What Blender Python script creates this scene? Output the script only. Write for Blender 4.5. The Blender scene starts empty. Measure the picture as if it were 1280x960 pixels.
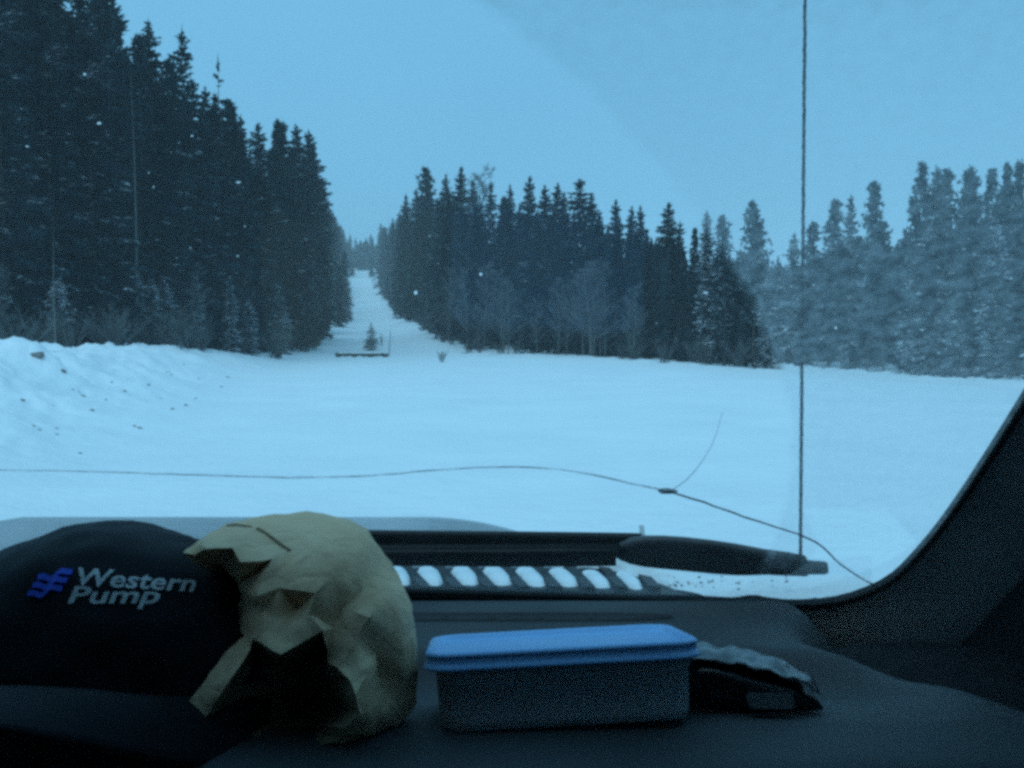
import bpy, bmesh, math, random
from mathutils import Vector, Matrix, noise, bvhtree
from mathutils.geometry import delaunay_2d_cdt

random.seed(11)
S = bpy.context.scene
COL = S.collection
R = math.radians

# ------------------------------------------------------------------ camera
F = 1200.0                       # focal length in photograph pixels (1280 wide)
HORIZON = 415.0
PITCH = math.atan((480 - HORIZON) / F)
CAM = Vector((0.0, 0.0, 1.75))
cd = bpy.data.cameras.new('camera')
cam = bpy.data.objects.new('camera', cd)
COL.objects.link(cam)
cd.sensor_width = 36.0
cd.lens = 36.0 * F / 1280.0
cd.clip_start = 0.02
cd.clip_end = 6000.0
cam.location = CAM
cam.rotation_euler = (R(90) - PITCH, 0, 0)
S.camera = cam

# ------------------------------------------------------------------ sky and light (overcast, dusk)
SUN_EL, SUN_AZ = R(48), R(200)
world = bpy.data.worlds.new('World')
S.world = world
world.use_nodes = True
wn = world.node_tree
for n in list(wn.nodes):
    wn.nodes.remove(n)
w_out = wn.nodes.new('ShaderNodeOutputWorld')
w_bg = wn.nodes.new('ShaderNodeBackground')
w_sky = wn.nodes.new('ShaderNodeTexSky')
w_sky.sky_type = 'NISHITA'
w_sky.sun_disc = False
w_sky.sun_elevation = SUN_EL
w_sky.sun_rotation = SUN_AZ
w_mix = wn.nodes.new('ShaderNodeMix')
w_mix.data_type = 'RGBA'
w_mix.inputs[0].default_value = 0.93          # the cloud cover hides nearly all of the blue sky
w_cloud = wn.nodes.new('ShaderNodeTexNoise')
w_cloud.inputs['Scale'].default_value = 2.2
w_cloud.inputs['Detail'].default_value = 4.0
w_ramp = wn.nodes.new('ShaderNodeValToRGB')
w_ramp.color_ramp.elements[0].position = 0.3
w_ramp.color_ramp.elements[1].position = 0.7
w_ramp.color_ramp.elements[0].color = (1.42, 4.38, 7.0, 1)
w_ramp.color_ramp.elements[1].color = (1.62, 4.76, 7.45, 1)
w_tc = wn.nodes.new('ShaderNodeTexCoord')
wn.links.new(w_tc.outputs['Generated'], w_cloud.inputs['Vector'])
wn.links.new(w_cloud.outputs['Fac'], w_ramp.inputs['Fac'])
wn.links.new(w_sky.outputs[0], w_mix.inputs[6])
wn.links.new(w_ramp.outputs[0], w_mix.inputs[7])
wn.links.new(w_mix.outputs[2], w_bg.inputs['Color'])
w_bg.inputs['Strength'].default_value = 0.110
wn.links.new(w_bg.outputs[0], w_out.inputs['Surface'])

sd = bpy.data.lights.new('sun', 'SUN')
sd.energy = 1.5
sd.angle = R(60)
sd.color = (0.50, 0.84, 1.0)
sun = bpy.data.objects.new('sun', sd)
COL.objects.link(sun)
sdir = Vector((math.sin(SUN_AZ) * math.cos(SUN_EL), math.cos(SUN_AZ) * math.cos(SUN_EL), math.sin(SUN_EL)))
sun.rotation_euler = (-sdir).to_track_quat('-Z', 'Y').to_euler()
sun.location = (0, -30, 60)

S.view_settings.view_transform = 'Standard'
S.view_settings.look = 'None'
S.view_settings.exposure = 0.10
S.view_settings.gamma = 1.0
S.view_settings.use_curve_mapping = False
S.render.engine = 'CYCLES'
S.cycles.volume_bounces = 3
S.cycles.max_bounces = 10
S.cycles.transparent_max_bounces = 24
S.cycles.filter_width = 3.4
S.cycles.use_denoising = False

# ------------------------------------------------------------------ helpers
def ray(px, py):
    x = (px - 640) / F
    u = (480 - py) / F
    c, s = math.cos(PITCH), math.sin(PITCH)
    return Vector((x, c + u * s, -s + u * c))

def at(px, py, Y):
    r = ray(px, py)
    return CAM + r * (Y / r.y)

def at_z(px, py, z):
    r = ray(px, py)
    return CAM + r * ((z - CAM.z) / r.z)

def sstep(a, b, x):
    t = max(0.0, min(1.0, (x - a) / (b - a)))
    return t * t * (3 - 2 * t)

def interp(pts, x):
    if x <= pts[0][0]:
        return pts[0][1]
    for (x0, y0), (x1, y1) in zip(pts, pts[1:]):
        if x <= x1:
            return y0 + (y1 - y0) * (x - x0) / (x1 - x0)
    return pts[-1][1]

def link(name, data, mat=None, parent=None, smooth=False):
    o = bpy.data.objects.new(name, data)
    COL.objects.link(o)
    if mat is not None and data is not None and hasattr(data, 'materials') and not data.materials:
        data.materials.append(mat)
    if parent is not None:
        o.parent = parent
    if smooth and data is not None:
        for p in data.polygons:
            p.use_smooth = True
    return o

def mesh(name, verts, faces):
    m = bpy.data.meshes.new(name)
    m.from_pydata([tuple(v) for v in verts], [], faces)
    m.update()
    return m

def add(name, verts, faces, mat, parent=None, smooth=False):
    return link(name, mesh(name, verts, faces), mat, parent, smooth)

def empty(name, loc, label=None, cat=None, group=None):
    o = bpy.data.objects.new(name, None)
    o.empty_display_size = 0.2
    COL.objects.link(o)
    o.location = loc
    tag(o, label, cat, group)
    return o

def tag(o, label=None, cat=None, group=None, kind=None):
    if label: o['label'] = label
    if cat: o['category'] = cat
    if group: o['group'] = group
    if kind: o['kind'] = kind
    return o

def grid_faces(nu, nv, closed_u=False):
    f = []
    for i in range(nu if closed_u else nu - 1):
        for j in range(nv - 1):
            a = i * nv + j
            b = ((i + 1) % nu) * nv + j
            f.append((a, b, b + 1, a + 1))
    return f

def tube(path, radii, n=8, caps=True):
    V, Fc = [], []
    prev = None
    for i, p in enumerate(path):
        p = Vector(p)
        d = (Vector(path[min(i + 1, len(path) - 1)]) - Vector(path[max(i - 1, 0)])).normalized()
        ref = prev if prev is not None else (Vector((1, 0, 0)) if abs(d.x) < .8 else Vector((0, 0, 1)))
        a = (ref - d * ref.dot(d)).normalized()
        b = d.cross(a)
        prev = a
        r = radii[i] if isinstance(radii, (list, tuple)) else radii
        for k in range(n):
            t = 2 * math.pi * k / n
            V.append(p + a * (r * math.cos(t)) + b * (r * math.sin(t)))
    for i in range(len(path) - 1):
        for k in range(n):
            k2 = (k + 1) % n
            Fc.append((i * n + k, i * n + k2, (i + 1) * n + k2, (i + 1) * n + k))
    if caps:
        Fc.append(tuple(range(n))[::-1])
        Fc.append(tuple((len(path) - 1) * n + k for k in range(n)))
    return V, Fc

def blob(r, sx, sy, sz, seed, amp=.35, sub=2):
    bm = bmesh.new()
    bmesh.ops.create_icosphere(bm, subdivisions=sub, radius=1)
    V = []
    for v in bm.verts:
        k = 1 + amp * noise.noise(v.co * 1.7 + Vector((seed * 3.1, seed, 0)))
        V.append(Vector((v.co.x * sx, v.co.y * sy, v.co.z * sz)) * r * k)
    Fc = [tuple(v.index for v in f.verts) for f in bm.faces]
    bm.free()
    return V, Fc

# ------------------------------------------------------------------ materials
def new_mat(name):
    m = bpy.data.materials.new(name)
    m.use_nodes = True
    nt = m.node_tree
    b = nt.nodes['Principled BSDF']
    return m, nt, b

def N(nt, kind, **kw):
    n = nt.nodes.new(kind)
    for k, v in kw.items():
        if k in n.inputs:
            n.inputs[k].default_value = v
        else:
            setattr(n, k, v)
    return n

def ramp(nt, stops):
    n = nt.nodes.new('ShaderNodeValToRGB')
    cr = n.color_ramp
    while len(cr.elements) < len(stops):
        cr.elements.new(0.5)
    for e, (p, c) in zip(cr.elements, stops):
        e.position = p
        e.color = tuple(c) + (1,) if len(c) == 3 else c
    return n

def surf(name, c0, c1, rough=.7, scale=8, bump=.0, bump_scale=60, dist=.002, spec=.4, coat=0, sheen=0, detail=4):
    """plain procedural surface: two tones through noise, fine relief"""
    m, nt, b = new_mat(name)
    tc = N(nt, 'ShaderNodeTexCoord')
    no = N(nt, 'ShaderNodeTexNoise', Scale=scale, Detail=detail)
    nt.links.new(tc.outputs['Object'], no.inputs['Vector'])
    rp = ramp(nt, [(.35, c0), (.65, c1)])
    nt.links.new(no.outputs['Fac'], rp.inputs['Fac'])
    nt.links.new(rp.outputs[0], b.inputs['Base Color'])
    b.inputs['Roughness'].default_value = rough
    b.inputs['Specular IOR Level'].default_value = spec
    if coat:
        b.inputs['Coat Weight'].default_value = coat
        b.inputs['Coat Roughness'].default_value = .12
    if sheen:
        b.inputs['Sheen Weight'].default_value = sheen
    if bump:
        n2 = N(nt, 'ShaderNodeTexNoise', Scale=bump_scale, Detail=3)
        nt.links.new(tc.outputs['Object'], n2.inputs['Vector'])
        bp = N(nt, 'ShaderNodeBump', Strength=bump, Distance=dist)
        nt.links.new(n2.outputs['Fac'], bp.inputs['Height'])
        nt.links.new(bp.outputs[0], b.inputs['Normal'])
    return m

def snow_mat():
    m, nt, b = new_mat('snow')
    tc = N(nt, 'ShaderNodeTexCoord')
    n1 = N(nt, 'ShaderNodeTexNoise', Scale=.35, Detail=6, Roughness=.6)
    n2 = N(nt, 'ShaderNodeTexNoise', Scale=5.0, Detail=5, Roughness=.65)
    for n in (n1, n2):
        nt.links.new(tc.outputs['Object'], n.inputs['Vector'])
    rp = ramp(nt, [(.3, (.78, .80, .82)), (.7, (.86, .87, .88))])
    nt.links.new(n1.outputs['Fac'], rp.inputs['Fac'])
    nt.links.new(rp.outputs[0], b.inputs['Base Color'])
    b.inputs['Roughness'].default_value = .75
    b.inputs['Specular IOR Level'].default_value = .2
    b1 = N(nt, 'ShaderNodeBump', Strength=.5, Distance=.25)
    b2 = N(nt, 'ShaderNodeBump', Strength=.7, Distance=.04)
    nt.links.new(n1.outputs['Fac'], b1.inputs['Height'])
    nt.links.new(n2.outputs['Fac'], b2.inputs['Height'])
    nt.links.new(b1.outputs[0], b2.inputs['Normal'])
    nt.links.new(b2.outputs[0], b.inputs['Normal'])
    return m

def foliage_mat(name, dark, light, snow_lo, snow_hi, snow_scale=1.2):
    """needles, with snow lying on faces that look up"""
    m, nt, b = new_mat(name)
    tc = N(nt, 'ShaderNodeTexCoord')
    oi = N(nt, 'ShaderNodeObjectInfo')
    no = N(nt, 'ShaderNodeTexNoise', Scale=1.1, Detail=3)
    nt.links.new(tc.outputs['Object'], no.inputs['Vector'])
    ad = N(nt, 'ShaderNodeMath', operation='MULTIPLY_ADD')
    nt.links.new(oi.outputs['Random'], ad.inputs[0])
    ad.inputs[1].default_value = .35
    nt.links.new(no.outputs['Fac'], ad.inputs[2])
    rp = ramp(nt, [(.4, dark), (.95, light)])
    nt.links.new(ad.outputs[0], rp.inputs['Fac'])
    ge = N(nt, 'ShaderNodeNewGeometry')
    sx = N(nt, 'ShaderNodeSeparateXYZ')
    nt.links.new(ge.outputs['True Normal'], sx.inputs[0])
    fl = N(nt, 'ShaderNodeMath', operation='MULTIPLY_ADD')
    nt.links.new(ge.outputs['Backfacing'], fl.inputs[0])
    fl.inputs[1].default_value = -2.0
    fl.inputs[2].default_value = 1.0
    mu = N(nt, 'ShaderNodeMath', operation='MULTIPLY')
    nt.links.new(sx.outputs['Z'], mu.inputs[0])
    nt.links.new(fl.outputs[0], mu.inputs[1])
    ns = N(nt, 'ShaderNodeTexNoise', Scale=snow_scale, Detail=4)
    nt.links.new(tc.outputs['Object'], ns.inputs['Vector'])
    m2 = N(nt, 'ShaderNodeMath', operation='MULTIPLY')
    nt.links.new(mu.outputs[0], m2.inputs[0])
    nt.links.new(ns.outputs['Fac'], m2.inputs[1])
    r2 = ramp(nt, [(snow_lo, (0, 0, 0)), (snow_hi, (1, 1, 1))])
    nt.links.new(m2.outputs[0], r2.inputs['Fac'])
    mx = N(nt, 'ShaderNodeMix', data_type='RGBA')
    nt.links.new(r2.outputs[0], mx.inputs[0])
    nt.links.new(rp.outputs[0], mx.inputs[6])
    mx.inputs[7].default_value = (.75, .77, .8, 1)
    nt.links.new(mx.outputs[2], b.inputs['Base Color'])
    b.inputs['Roughness'].default_value = .8
    b.inputs['Specular IOR Level'].default_value = .15
    return m

M = {}
M['snow'] = snow_mat()
M['needles'] = foliage_mat('needles', (.006, .019, .029), (.013, .034, .046), .48, .76)
M['pine_needles'] = foliage_mat('pine_needles', (.007, .021, .029), (.016, .038, .046), .46, .74)
M['snowy_needles'] = foliage_mat('snowy_needles', (.010, .028, .040), (.022, .048, .060), .34, .52, .75)
M['far_needles'] = foliage_mat('far_needles', (.008, .022, .031), (.016, .037, .048), .48, .78)
M['bark'] = surf('bark', (.05, .042, .035), (.10, .085, .07), .9, 3, .6, 12, .03)
M['pale_bark'] = surf('pale_bark', (.09, .09, .088), (.16, .158, .15), .85, 2.5, .3, 12, .02)
M['grey_bark'] = surf('grey_bark', (.09, .09, .085), (.17, .17, .16), .9, 2.5)
M['frosted_twig'] = surf('frosted_twig', (.07, .078, .085), (.17, .185, .20), .9, 2.0)
M['shrub_twig'] = surf('shrub_twig', (.05, .056, .058), (.12, .13, .135), .9, 2.0)
M['dirt'] = surf('frozen_dirt', (.12, .10, .085), (.32, .30, .28), .95, 9, .6, 25, .02)
M['log'] = surf('weathered_log', (.035, .03, .026), (.09, .078, .066), .9, 5, .5, 14, .02)
M['dash'] = surf('dash_vinyl', (.046, .050, .054), (.066, .071, .076), .66, 9, .25, 900, .0006, .35)
M['trim'] = surf('pillar_trim', (.12, .126, .13), (.15, .156, .16), .7, 9, .2, 900, .0005, .3)
M['black_plastic'] = surf('black_plastic', (.012, .012, .013), (.02, .02, .021), .55, 20, .15, 500, .0005, .35)
M['rubber'] = surf('black_rubber', (.010, .010, .011), (.017, .017, .018), .8, 30, 0)
M['wiper'] = surf('wiper_black', (.010, .010, .011), (.018, .018, .019), .6, 25, .1, 300, .0008)
M['boot'] = surf('wiper_boot', (.09, .094, .1), (.12, .124, .13), .8, 30, .3, 220, .001)
M['hood'] = surf('hood_paint', (.26, .28, .295), (.32, .335, .35), .4, 6, .05, 90, .001, .5, .4)
M['aerial'] = surf('aerial_black', (.012, .012, .014), (.02, .02, .022), .45, 20, 0)
M['cloth_dark'] = surf('black_cotton', (.005, .006, .009), (.009, .010, .015), .95, 30, .5, 1400, .0006, .15, 0, .15)
M['cloth_shell'] = surf('headliner', (.05, .052, .055), (.07, .072, .075), .95, 20)
M['door'] = surf('door_vinyl', (.014, .014, .016), (.02, .02, .022), .9, 20, spec=.08)
M['thread_white'] = surf('white_thread', (.44, .46, .48), (.56, .57, .58), .9, 300, .4, 1800, .0004)
M['thread_blue'] = surf('blue_thread', (.03, .07, .50), (.05, .11, .62), .8, 300, .4, 1800, .0004)
M['tan'] = surf('tan_paper', (.60, .41, .25), (.74, .53, .34), .85, 14, .6, 110, .002, .25)
M['shade_slit'] = surf('bag_shade_slit', (.20, .145, .09), (.28, .20, .13), .98, 30, .3, 500, .001, .1)  # darker paper: shade painted on the lower folds, also colours slit and seam
M['pouch'] = surf('black_vinyl_pouch', (.010, .010, .012), (.018, .018, .02), .33, 20, .35, 60, .004, .6)
M['clasp'] = surf('dull_clasp', (.05, .052, .056), (.075, .078, .082), .45, 40, .2, 200, .0005, .4)
M['film'] = surf('clear_film', (.045, .05, .056), (.17, .185, .20), .25, 60, .5, 90, .003, .7)

def plastic(name, c0, c1, tl, fac, rough):
    """thin moulded plastic that lets some light through"""
    m, nt, b = new_mat(name)
    tc = N(nt, 'ShaderNodeTexCoord')
    no = N(nt, 'ShaderNodeTexNoise', Scale=35, Detail=4)
    nt.links.new(tc.outputs['Object'], no.inputs['Vector'])
    rp = ramp(nt, [(.35, c0), (.65, c1)])
    nt.links.new(no.outputs['Fac'], rp.inputs['Fac'])
    nt.links.new(rp.outputs[0], b.inputs['Base Color'])
    b.inputs['Roughness'].default_value = rough
    t = N(nt, 'ShaderNodeBsdfTranslucent'); t.inputs['Color'].default_value = tuple(tl) + (1,)
    mx = N(nt, 'ShaderNodeMixShader'); mx.inputs[0].default_value = fac
    nt.links.new(b.outputs[0], mx.inputs[1]); nt.links.new(t.outputs[0], mx.inputs[2])
    nt.links.new(mx.outputs[0], nt.nodes['Material Output'].inputs['Surface'])
    return m
M['tub'] = plastic('clouded_plastic', (.70, .73, .76), (.76, .79, .82), (.9, .92, .94), .5, .4)
M['lid'] = surf('blue_lid', (.24, .49, .86), (.29, .55, .90), .36, 14, .06, 220, .0004, .5)


# ------------------------------------------------------------------ terrain
CUT = -0.158                                  # the cutline runs off along X = CUT * Y
HILL = [(0, 0), (80, 0), (105, 1.0), (140, 2.4), (200, 4.3), (270, 8.0), (350, 13.2), (410, 20), (480, 31.5), (540, 38), (640, 43), (800, 47), (1600, 52)]
TOE = [(-40, -4.6), (0, -5.0), (10, -5.5), (18, -6.7), (38, -10.8), (55, -13.2), (75, -15.0), (95, -18)]
CREST = [(-40, 1.0), (0, 1.05), (20, 1.18), (30, 1.12), (45, .95), (65, .5), (85, .22), (100, 0)]
RIDGE = [(-7.0, 80), (5.5, 66), (12.5, 51), (19.6, 36), (31, 20), (40, 5)]

def seg_dist(x, y, pts):
    best = 1e9
    for (x0, y0), (x1, y1) in zip(pts, pts[1:]):
        dx, dy = x1 - x0, y1 - y0
        t = max(0, min(1, ((x - x0) * dx + (y - y0) * dy) / (dx * dx + dy * dy)))
        best = min(best, math.hypot(x - x0 - t * dx, y - y0 - t * dy))
    return best

def height(x, y):
    z = 0.0
    if y > 60:
        px = 640 + F * x / y
        z += interp(HILL, y) * (1 - .9 * sstep(620, 860, px))
    v = Vector((x, y, 0))
    z += .05 * noise.noise(v * .12) + .02 * noise.noise(v * .6)
    if -60 < y < 110 and x < 0:
        d = interp(TOE, y) - x
        if d > -2:
            hc = interp(CREST, y)
            m = sstep(-1.0, 4.6, d)
            back = 1 - .5 * sstep(5.5, 10, d)
            lump = .45 * noise.noise(v * .42 + Vector((7, 0, 0))) + .16 * noise.noise(v * 1.3) + .07 * noise.noise(v * 3.1)
            z += m * back * hc * (1 + lump) + .15 * m * noise.noise(v * 2.1) + .10 * m * noise.noise(v * 4.3) + .05 * m * noise.noise(v * 11)
            z += .30 * math.exp(-((x + 10.3) / .75) ** 2 - ((y - 20.4) / 1.0) ** 2) - .25 * math.exp(-((x + 9.9) / .6) ** 2 - ((y - 21.9) / .8) ** 2)
    if x > 2 and y > 12:
        z -= .50 * sstep(4, 20, x) * sstep(14, 34, y)
    if 0 < y < 90 and -9 < x < 60:
        d = seg_dist(x, y, RIDGE)
        if d < 5:
            z += .17 * math.exp(-(d / 1.1) ** 2) * max(.15, .75 + .9 * noise.noise(v * .35) + .5 * noise.noise(v * 1.4))
    if y > 75:
        o = x - CUT * y
        # cut edges: a low shoulder of ploughed snow and soft hollows in the trail
        z += .5 * math.exp(-((abs(o) - 7) / 2.0) ** 2) * (.6 + noise.noise(v * .09)) * sstep(75, 110, y)
        z += 1.1 * math.exp(-((o - 15) / 7.0) ** 2) * sstep(88, 125, y)
        z -= .3 * math.exp(-(o / 3.0) ** 2) * sstep(85, 130, y)
        z += .25 * noise.noise(v * .05) * sstep(85, 150, y)
    return z

angs = []
a = -180.0
while a < 180:
    angs.append(a)
    a += .22 if -36 <= a < 36 else 4.0
radii = [0.0]
r = 1.2
while r < 1500:
    radii.append(r)
    r *= 1.011 if 9 < r < 60 else 1.028
radii.append(1500)
V, Fc = [Vector((0, 0, height(0, 0)))], []
na = len(angs)
for r in radii[1:]:
    for a in angs:
        x, y = r * math.sin(R(a)), r * math.cos(R(a))
        V.append(Vector((x, y, height(x, y))))
for k in range(na):
    Fc.append((0, 1 + (k + 1) % na, 1 + k))
for i in range(len(radii) - 2):
    for k in range(na):
        k2 = (k + 1) % na
        p, q = 1 + i * na, 1 + (i + 1) * na
        Fc.append((p + k, p + k2, q + k2, q + k))
ground = add('snow_ground', V, Fc, M['snow'], smooth=True)
tag(ground, 'smooth blue-white snow covering the clearing and hill', None, None, 'structure')

def ground_hit(px, py, start=6.0, stop=900.0):
    r = ray(px, py)
    Y = start
    while Y < stop:
        p = CAM + r * (Y / r.y)
        if p.z <= height(p.x, p.y):
            return p
        Y *= 1.006
    return CAM + r * (stop / r.y)

# ------------------------------------------------------------------ tree prototypes (nominal height 1 unit = 1 m, built at TH)
TH = 16.0

class Cards:
    def __init__(self):
        self.v, self.f = [], []
    def tri(self, a, b, c):
        n = (b - a).cross(c - a)
        i = len(self.v)
        self.v += [a, b, c] if n.z >= 0 else [a, c, b]
        self.f.append((i, i + 1, i + 2))
    def quad(self, a, b, c, d):
        n = (b - a).cross(c - a)
        i = len(self.v)
        self.v += [a, b, c, d] if n.z >= 0 else [a, d, c, b]
        self.f.append((i, i + 1, i + 2, i + 3))
    def tube(self, path, radii, n=4):
        v, f = tube(path, radii, n, False)
        o = len(self.v)
        self.v += v
        self.f += [tuple(i + o for i in q) for q in f]

def bend(rnd, H, amp):
    k, ph = rnd.uniform(-amp, amp), rnd.uniform(0, 6.28)
    return lambda z: Vector((k * math.sin(ph + z / H * 3) - k * math.sin(ph), k * math.cos(ph + z / H * 2.3) - k * math.cos(ph), z))

def trunk_mesh(name, sp, H, r0):
    n = 9
    path = [sp(H * i / (n - 1)) for i in range(n)]
    path[0] = path[0] - Vector((0, 0, .5))
    rad = [max(.012, r0 * (1 - i / (n - 1)) ** .85) for i in range(n)]
    v, f = tube(path, rad, 7)
    return mesh(name, v, f)

def spray(C, rnd, p0, az, L, el0, droop, n, wid):
    """one conifer branch: a spine of needles with side twigs"""
    out = Vector((math.cos(az), math.sin(az), 0))
    side = Vector((-math.sin(az), math.cos(az), 0))
    def sp(s):
        return p0 + out * (L * s) + Vector((0, 0, L * (math.tan(el0) * s - droop * s * s + .10 * max(0, s - .7))))
    pr = sp(0)
    for i in range(1, 4):
        p = sp(i / 3)
        w0, w1 = wid * (1.1 - (i - 1) / 3), wid * (1.1 - i / 3)
        C.quad(pr - side * w0, pr + side * w0, p + side * w1, p - side * w1)
        pr = p
    for i in range(n):
        s = .12 + .85 * (i + rnd.random() * .6) / n
        b = sp(s)
        ln = (.34 * L * (1 - .62 * s) + min(.16, .35 * L)) * rnd.uniform(.7, 1.25)
        for sg in (-1, 1):
            d = (out * .75 + side * sg * .8 + Vector((0, 0, rnd.uniform(-.55, .02)))).normalized()
            tip = b + d * ln
            w = out * (wid * rnd.uniform(.8, 1.4)) + Vector((0, 0, rnd.uniform(-.05, .05)))
            C.tri(b - w, b + w, tip)
        if rnd.random() < .75:                   # hanging twig
            tip = b + Vector((rnd.uniform(-.12, .12), rnd.uniform(-.12, .12), -ln * .75))
            w = out * (wid * 1.1)
            C.tri(b - w, b + w, tip)

def spruce(seed, Rm, step=.36, nb=7, dens=1.0, low=.04, ragged=.25, amp=.12, nt=7):
    rnd = random.Random(seed)
    H = TH
    sp = bend(rnd, H, amp)
    C = Cards()
    z = H * low
    while z < H - .12:
        rel = z / H
        prof = (1 - math.exp(-(H - z) * .52 / Rm)) * min(1, .8 + rel * 1.2) * (1 - .12 * rel)
        rr = Rm * prof * (1 + ragged * rnd.uniform(-1, 1)) + .08
        m = max(3, int(nb * dens * (.55 + .45 * (1 - rel)) + rnd.random()))
        a0 = rnd.uniform(0, 6.28)
        for k in range(m):
            if rnd.random() > .94 * min(1, dens + .25):
                continue
            L = rr * rnd.uniform(.65, 1.18)
            el = R(28 * rel ** 2 + (-6 + rnd.uniform(-8, 8)))
            if rel > .95: el = R(40)
            spray(C, rnd, sp(z + rnd.uniform(-.12, .12)), a0 + 6.283 * k / m + rnd.uniform(-.25, .25), L, el,
                  .22 * (1 - rel) + .06, max(3, int(nt * (.35 + .65 * L / Rm))), min(.085 + .03 * L, .02 + .16 * L))
        z += step * rnd.uniform(.75, 1.25) * (.45 + .55 * min(1, (1 - rel) * 2))
    top = sp(H)
    for k in range(5):
        a_ = 6.283 * k / 5
        C.tri(top + Vector((math.cos(a_) * .09, math.sin(a_) * .09, -.75)), top + Vector((math.cos(a_ + 1.5) * .09, math.sin(a_ + 1.5) * .09, -.75)), top + Vector((0, 0, .25)))
    return trunk_mesh('trunk', sp, H - .1, .17), mesh('crown', C.v, C.f)

def tuft(C, rnd, c, d, s, n=11):
    for _ in range(n):
        q = Vector((rnd.gauss(0, 1), rnd.gauss(0, 1), rnd.gauss(0, .8))).normalized()
        v = (q + d * .75).normalized()
        w = v.cross(Vector((rnd.gauss(0, 1), rnd.gauss(0, 1), rnd.gauss(0, 1)))).normalized() * (s * .20)
        tip = c + v * s * rnd.uniform(.7, 1.2)
        C.tri(c - w, c + w, tip)

def pine(seed, Rm, base=.30, nbr=120, amp=.25, tn=10, ts=.42):
    rnd = random.Random(seed)
    H = TH
    sp = bend(rnd, H, amp)
    C = Cards()
    for i in range(nbr):
        rel = base + (1 - base) * (i + rnd.random()) / nbr
        z = H * rel
        if z > H - .1: continue
        u = (rel - base) / (1 - base)
        prof = (.50 + .60 * math.sin(min(1, u * 1.5) * 1.57)) * (1 - u ** 2.2) + .07
        lump = .75 + .5 * noise.noise(Vector((z * .55, seed * 9.1, i % 5)))
        L = Rm * prof * lump * rnd.uniform(.6, 1.15)
        az = rnd.uniform(0, 6.283)
        d = Vector((math.cos(az), math.sin(az), .15 + .55 * u + rnd.uniform(-.2, .15)))
        p0 = sp(z)
        pts = [p0, p0 + d * (L * .5) + Vector((0, 0, -.05 * L)), p0 + d * L + Vector((0, 0, .10 * L))]
        C.tube(pts, [.035, .024, .010], 3)
        nq = 2 + int(L * 2.4)
        for q in range(nq):
            s = .3 + .7 * (q + 1) / nq
            c = p0 + d * (L * s) + Vector((rnd.gauss(0, .14), rnd.gauss(0, .14), rnd.gauss(0, .10)))
            tuft(C, rnd, c, d.normalized(), ts * rnd.uniform(.8, 1.2), tn)
    for i in range(34):                          # dead lower twigs
        z = H * rnd.uniform(.06, base + .05)
        az = rnd.uniform(0, 6.283)
        d = Vector((math.cos(az), math.sin(az), rnd.uniform(-.35, .1)))
        L = rnd.uniform(.5, 1.2)
        C.tube([sp(z), sp(z) + d * L], [.02, .006], 3)
    tuft(C, rnd, sp(H - .25), Vector((0, 0, 1)), .35, 8)
    return trunk_mesh('trunk', sp, H - .2, .15), mesh('crown', C.v, C.f)

def aspen(seed, spread=.30, base=.16, nl=40, nt=9, ntt=11):
    rnd = random.Random(seed)
    H = TH
    sp = bend(rnd, H, .45)
    C = Cards()
    for i in range(nl):
        rel = base + (.97 - base) * (i + rnd.random()) / nl
        az = rnd.uniform(0, 6.283)
        L = H * spread * (1 - rel) ** .6 * rnd.uniform(.5, 1.1) + .5
        d = Vector((math.cos(az), math.sin(az), rnd.uniform(.6, 1.4))).normalized()
        p = sp(H * rel)
        e = p + d * L + Vector((0, 0, .06 * L))
        mid = p + d * (L * .5) + Vector((rnd.gauss(0, .1), rnd.gauss(0, .1), 0))
        C.tube([p, mid, e], [.04, .026, .008], 3)
        for j in range(nt):
            s = .2 + .8 * (j + rnd.random()) / nt
            b = p.lerp(e, s)
            d2 = (d + Vector((rnd.gauss(0, .55), rnd.gauss(0, .55), rnd.gauss(0, .4)))).normalized()
            l2 = L * .34 * rnd.uniform(.5, 1.1) + .15
            t = b + d2 * l2
            C.tube([b, t], [.014, .006], 3)
            for k in range(ntt):
                b3 = b.lerp(t, rnd.uniform(.15, 1))
                d3 = (d2 + Vector((rnd.gauss(0, .6), rnd.gauss(0, .6), rnd.gauss(0, .5)))).normalized()
                w = d3.cross(Vector((rnd.gauss(0, 1), rnd.gauss(0, 1), rnd.gauss(0, 1)))).normalized() * .016
                C.tri(b3 - w, b3 + w, b3 + d3 * rnd.uniform(.2, .55))
    return trunk_mesh('trunk', sp, H * .97, .12), mesh('crown', C.v, C.f)

def snag(seed, nb=26, amp=.3):
    rnd = random.Random(seed)
    H = TH
    sp = bend(rnd, H, amp)
    C = Cards()
    for i in range(nb):
        z = H * rnd.uniform(.35, .97)
        az = rnd.uniform(0, 6.283)
        d = Vector((math.cos(az), math.sin(az), rnd.uniform(-.3, .3)))
        L = rnd.uniform(.3, 1.1) * (1.15 - z / H)
        C.tube([sp(z), sp(z) + d * L], [.018, .006], 3)
    return trunk_mesh('trunk', sp, H - .1, .13), mesh('crown', C.v, C.f)

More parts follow.
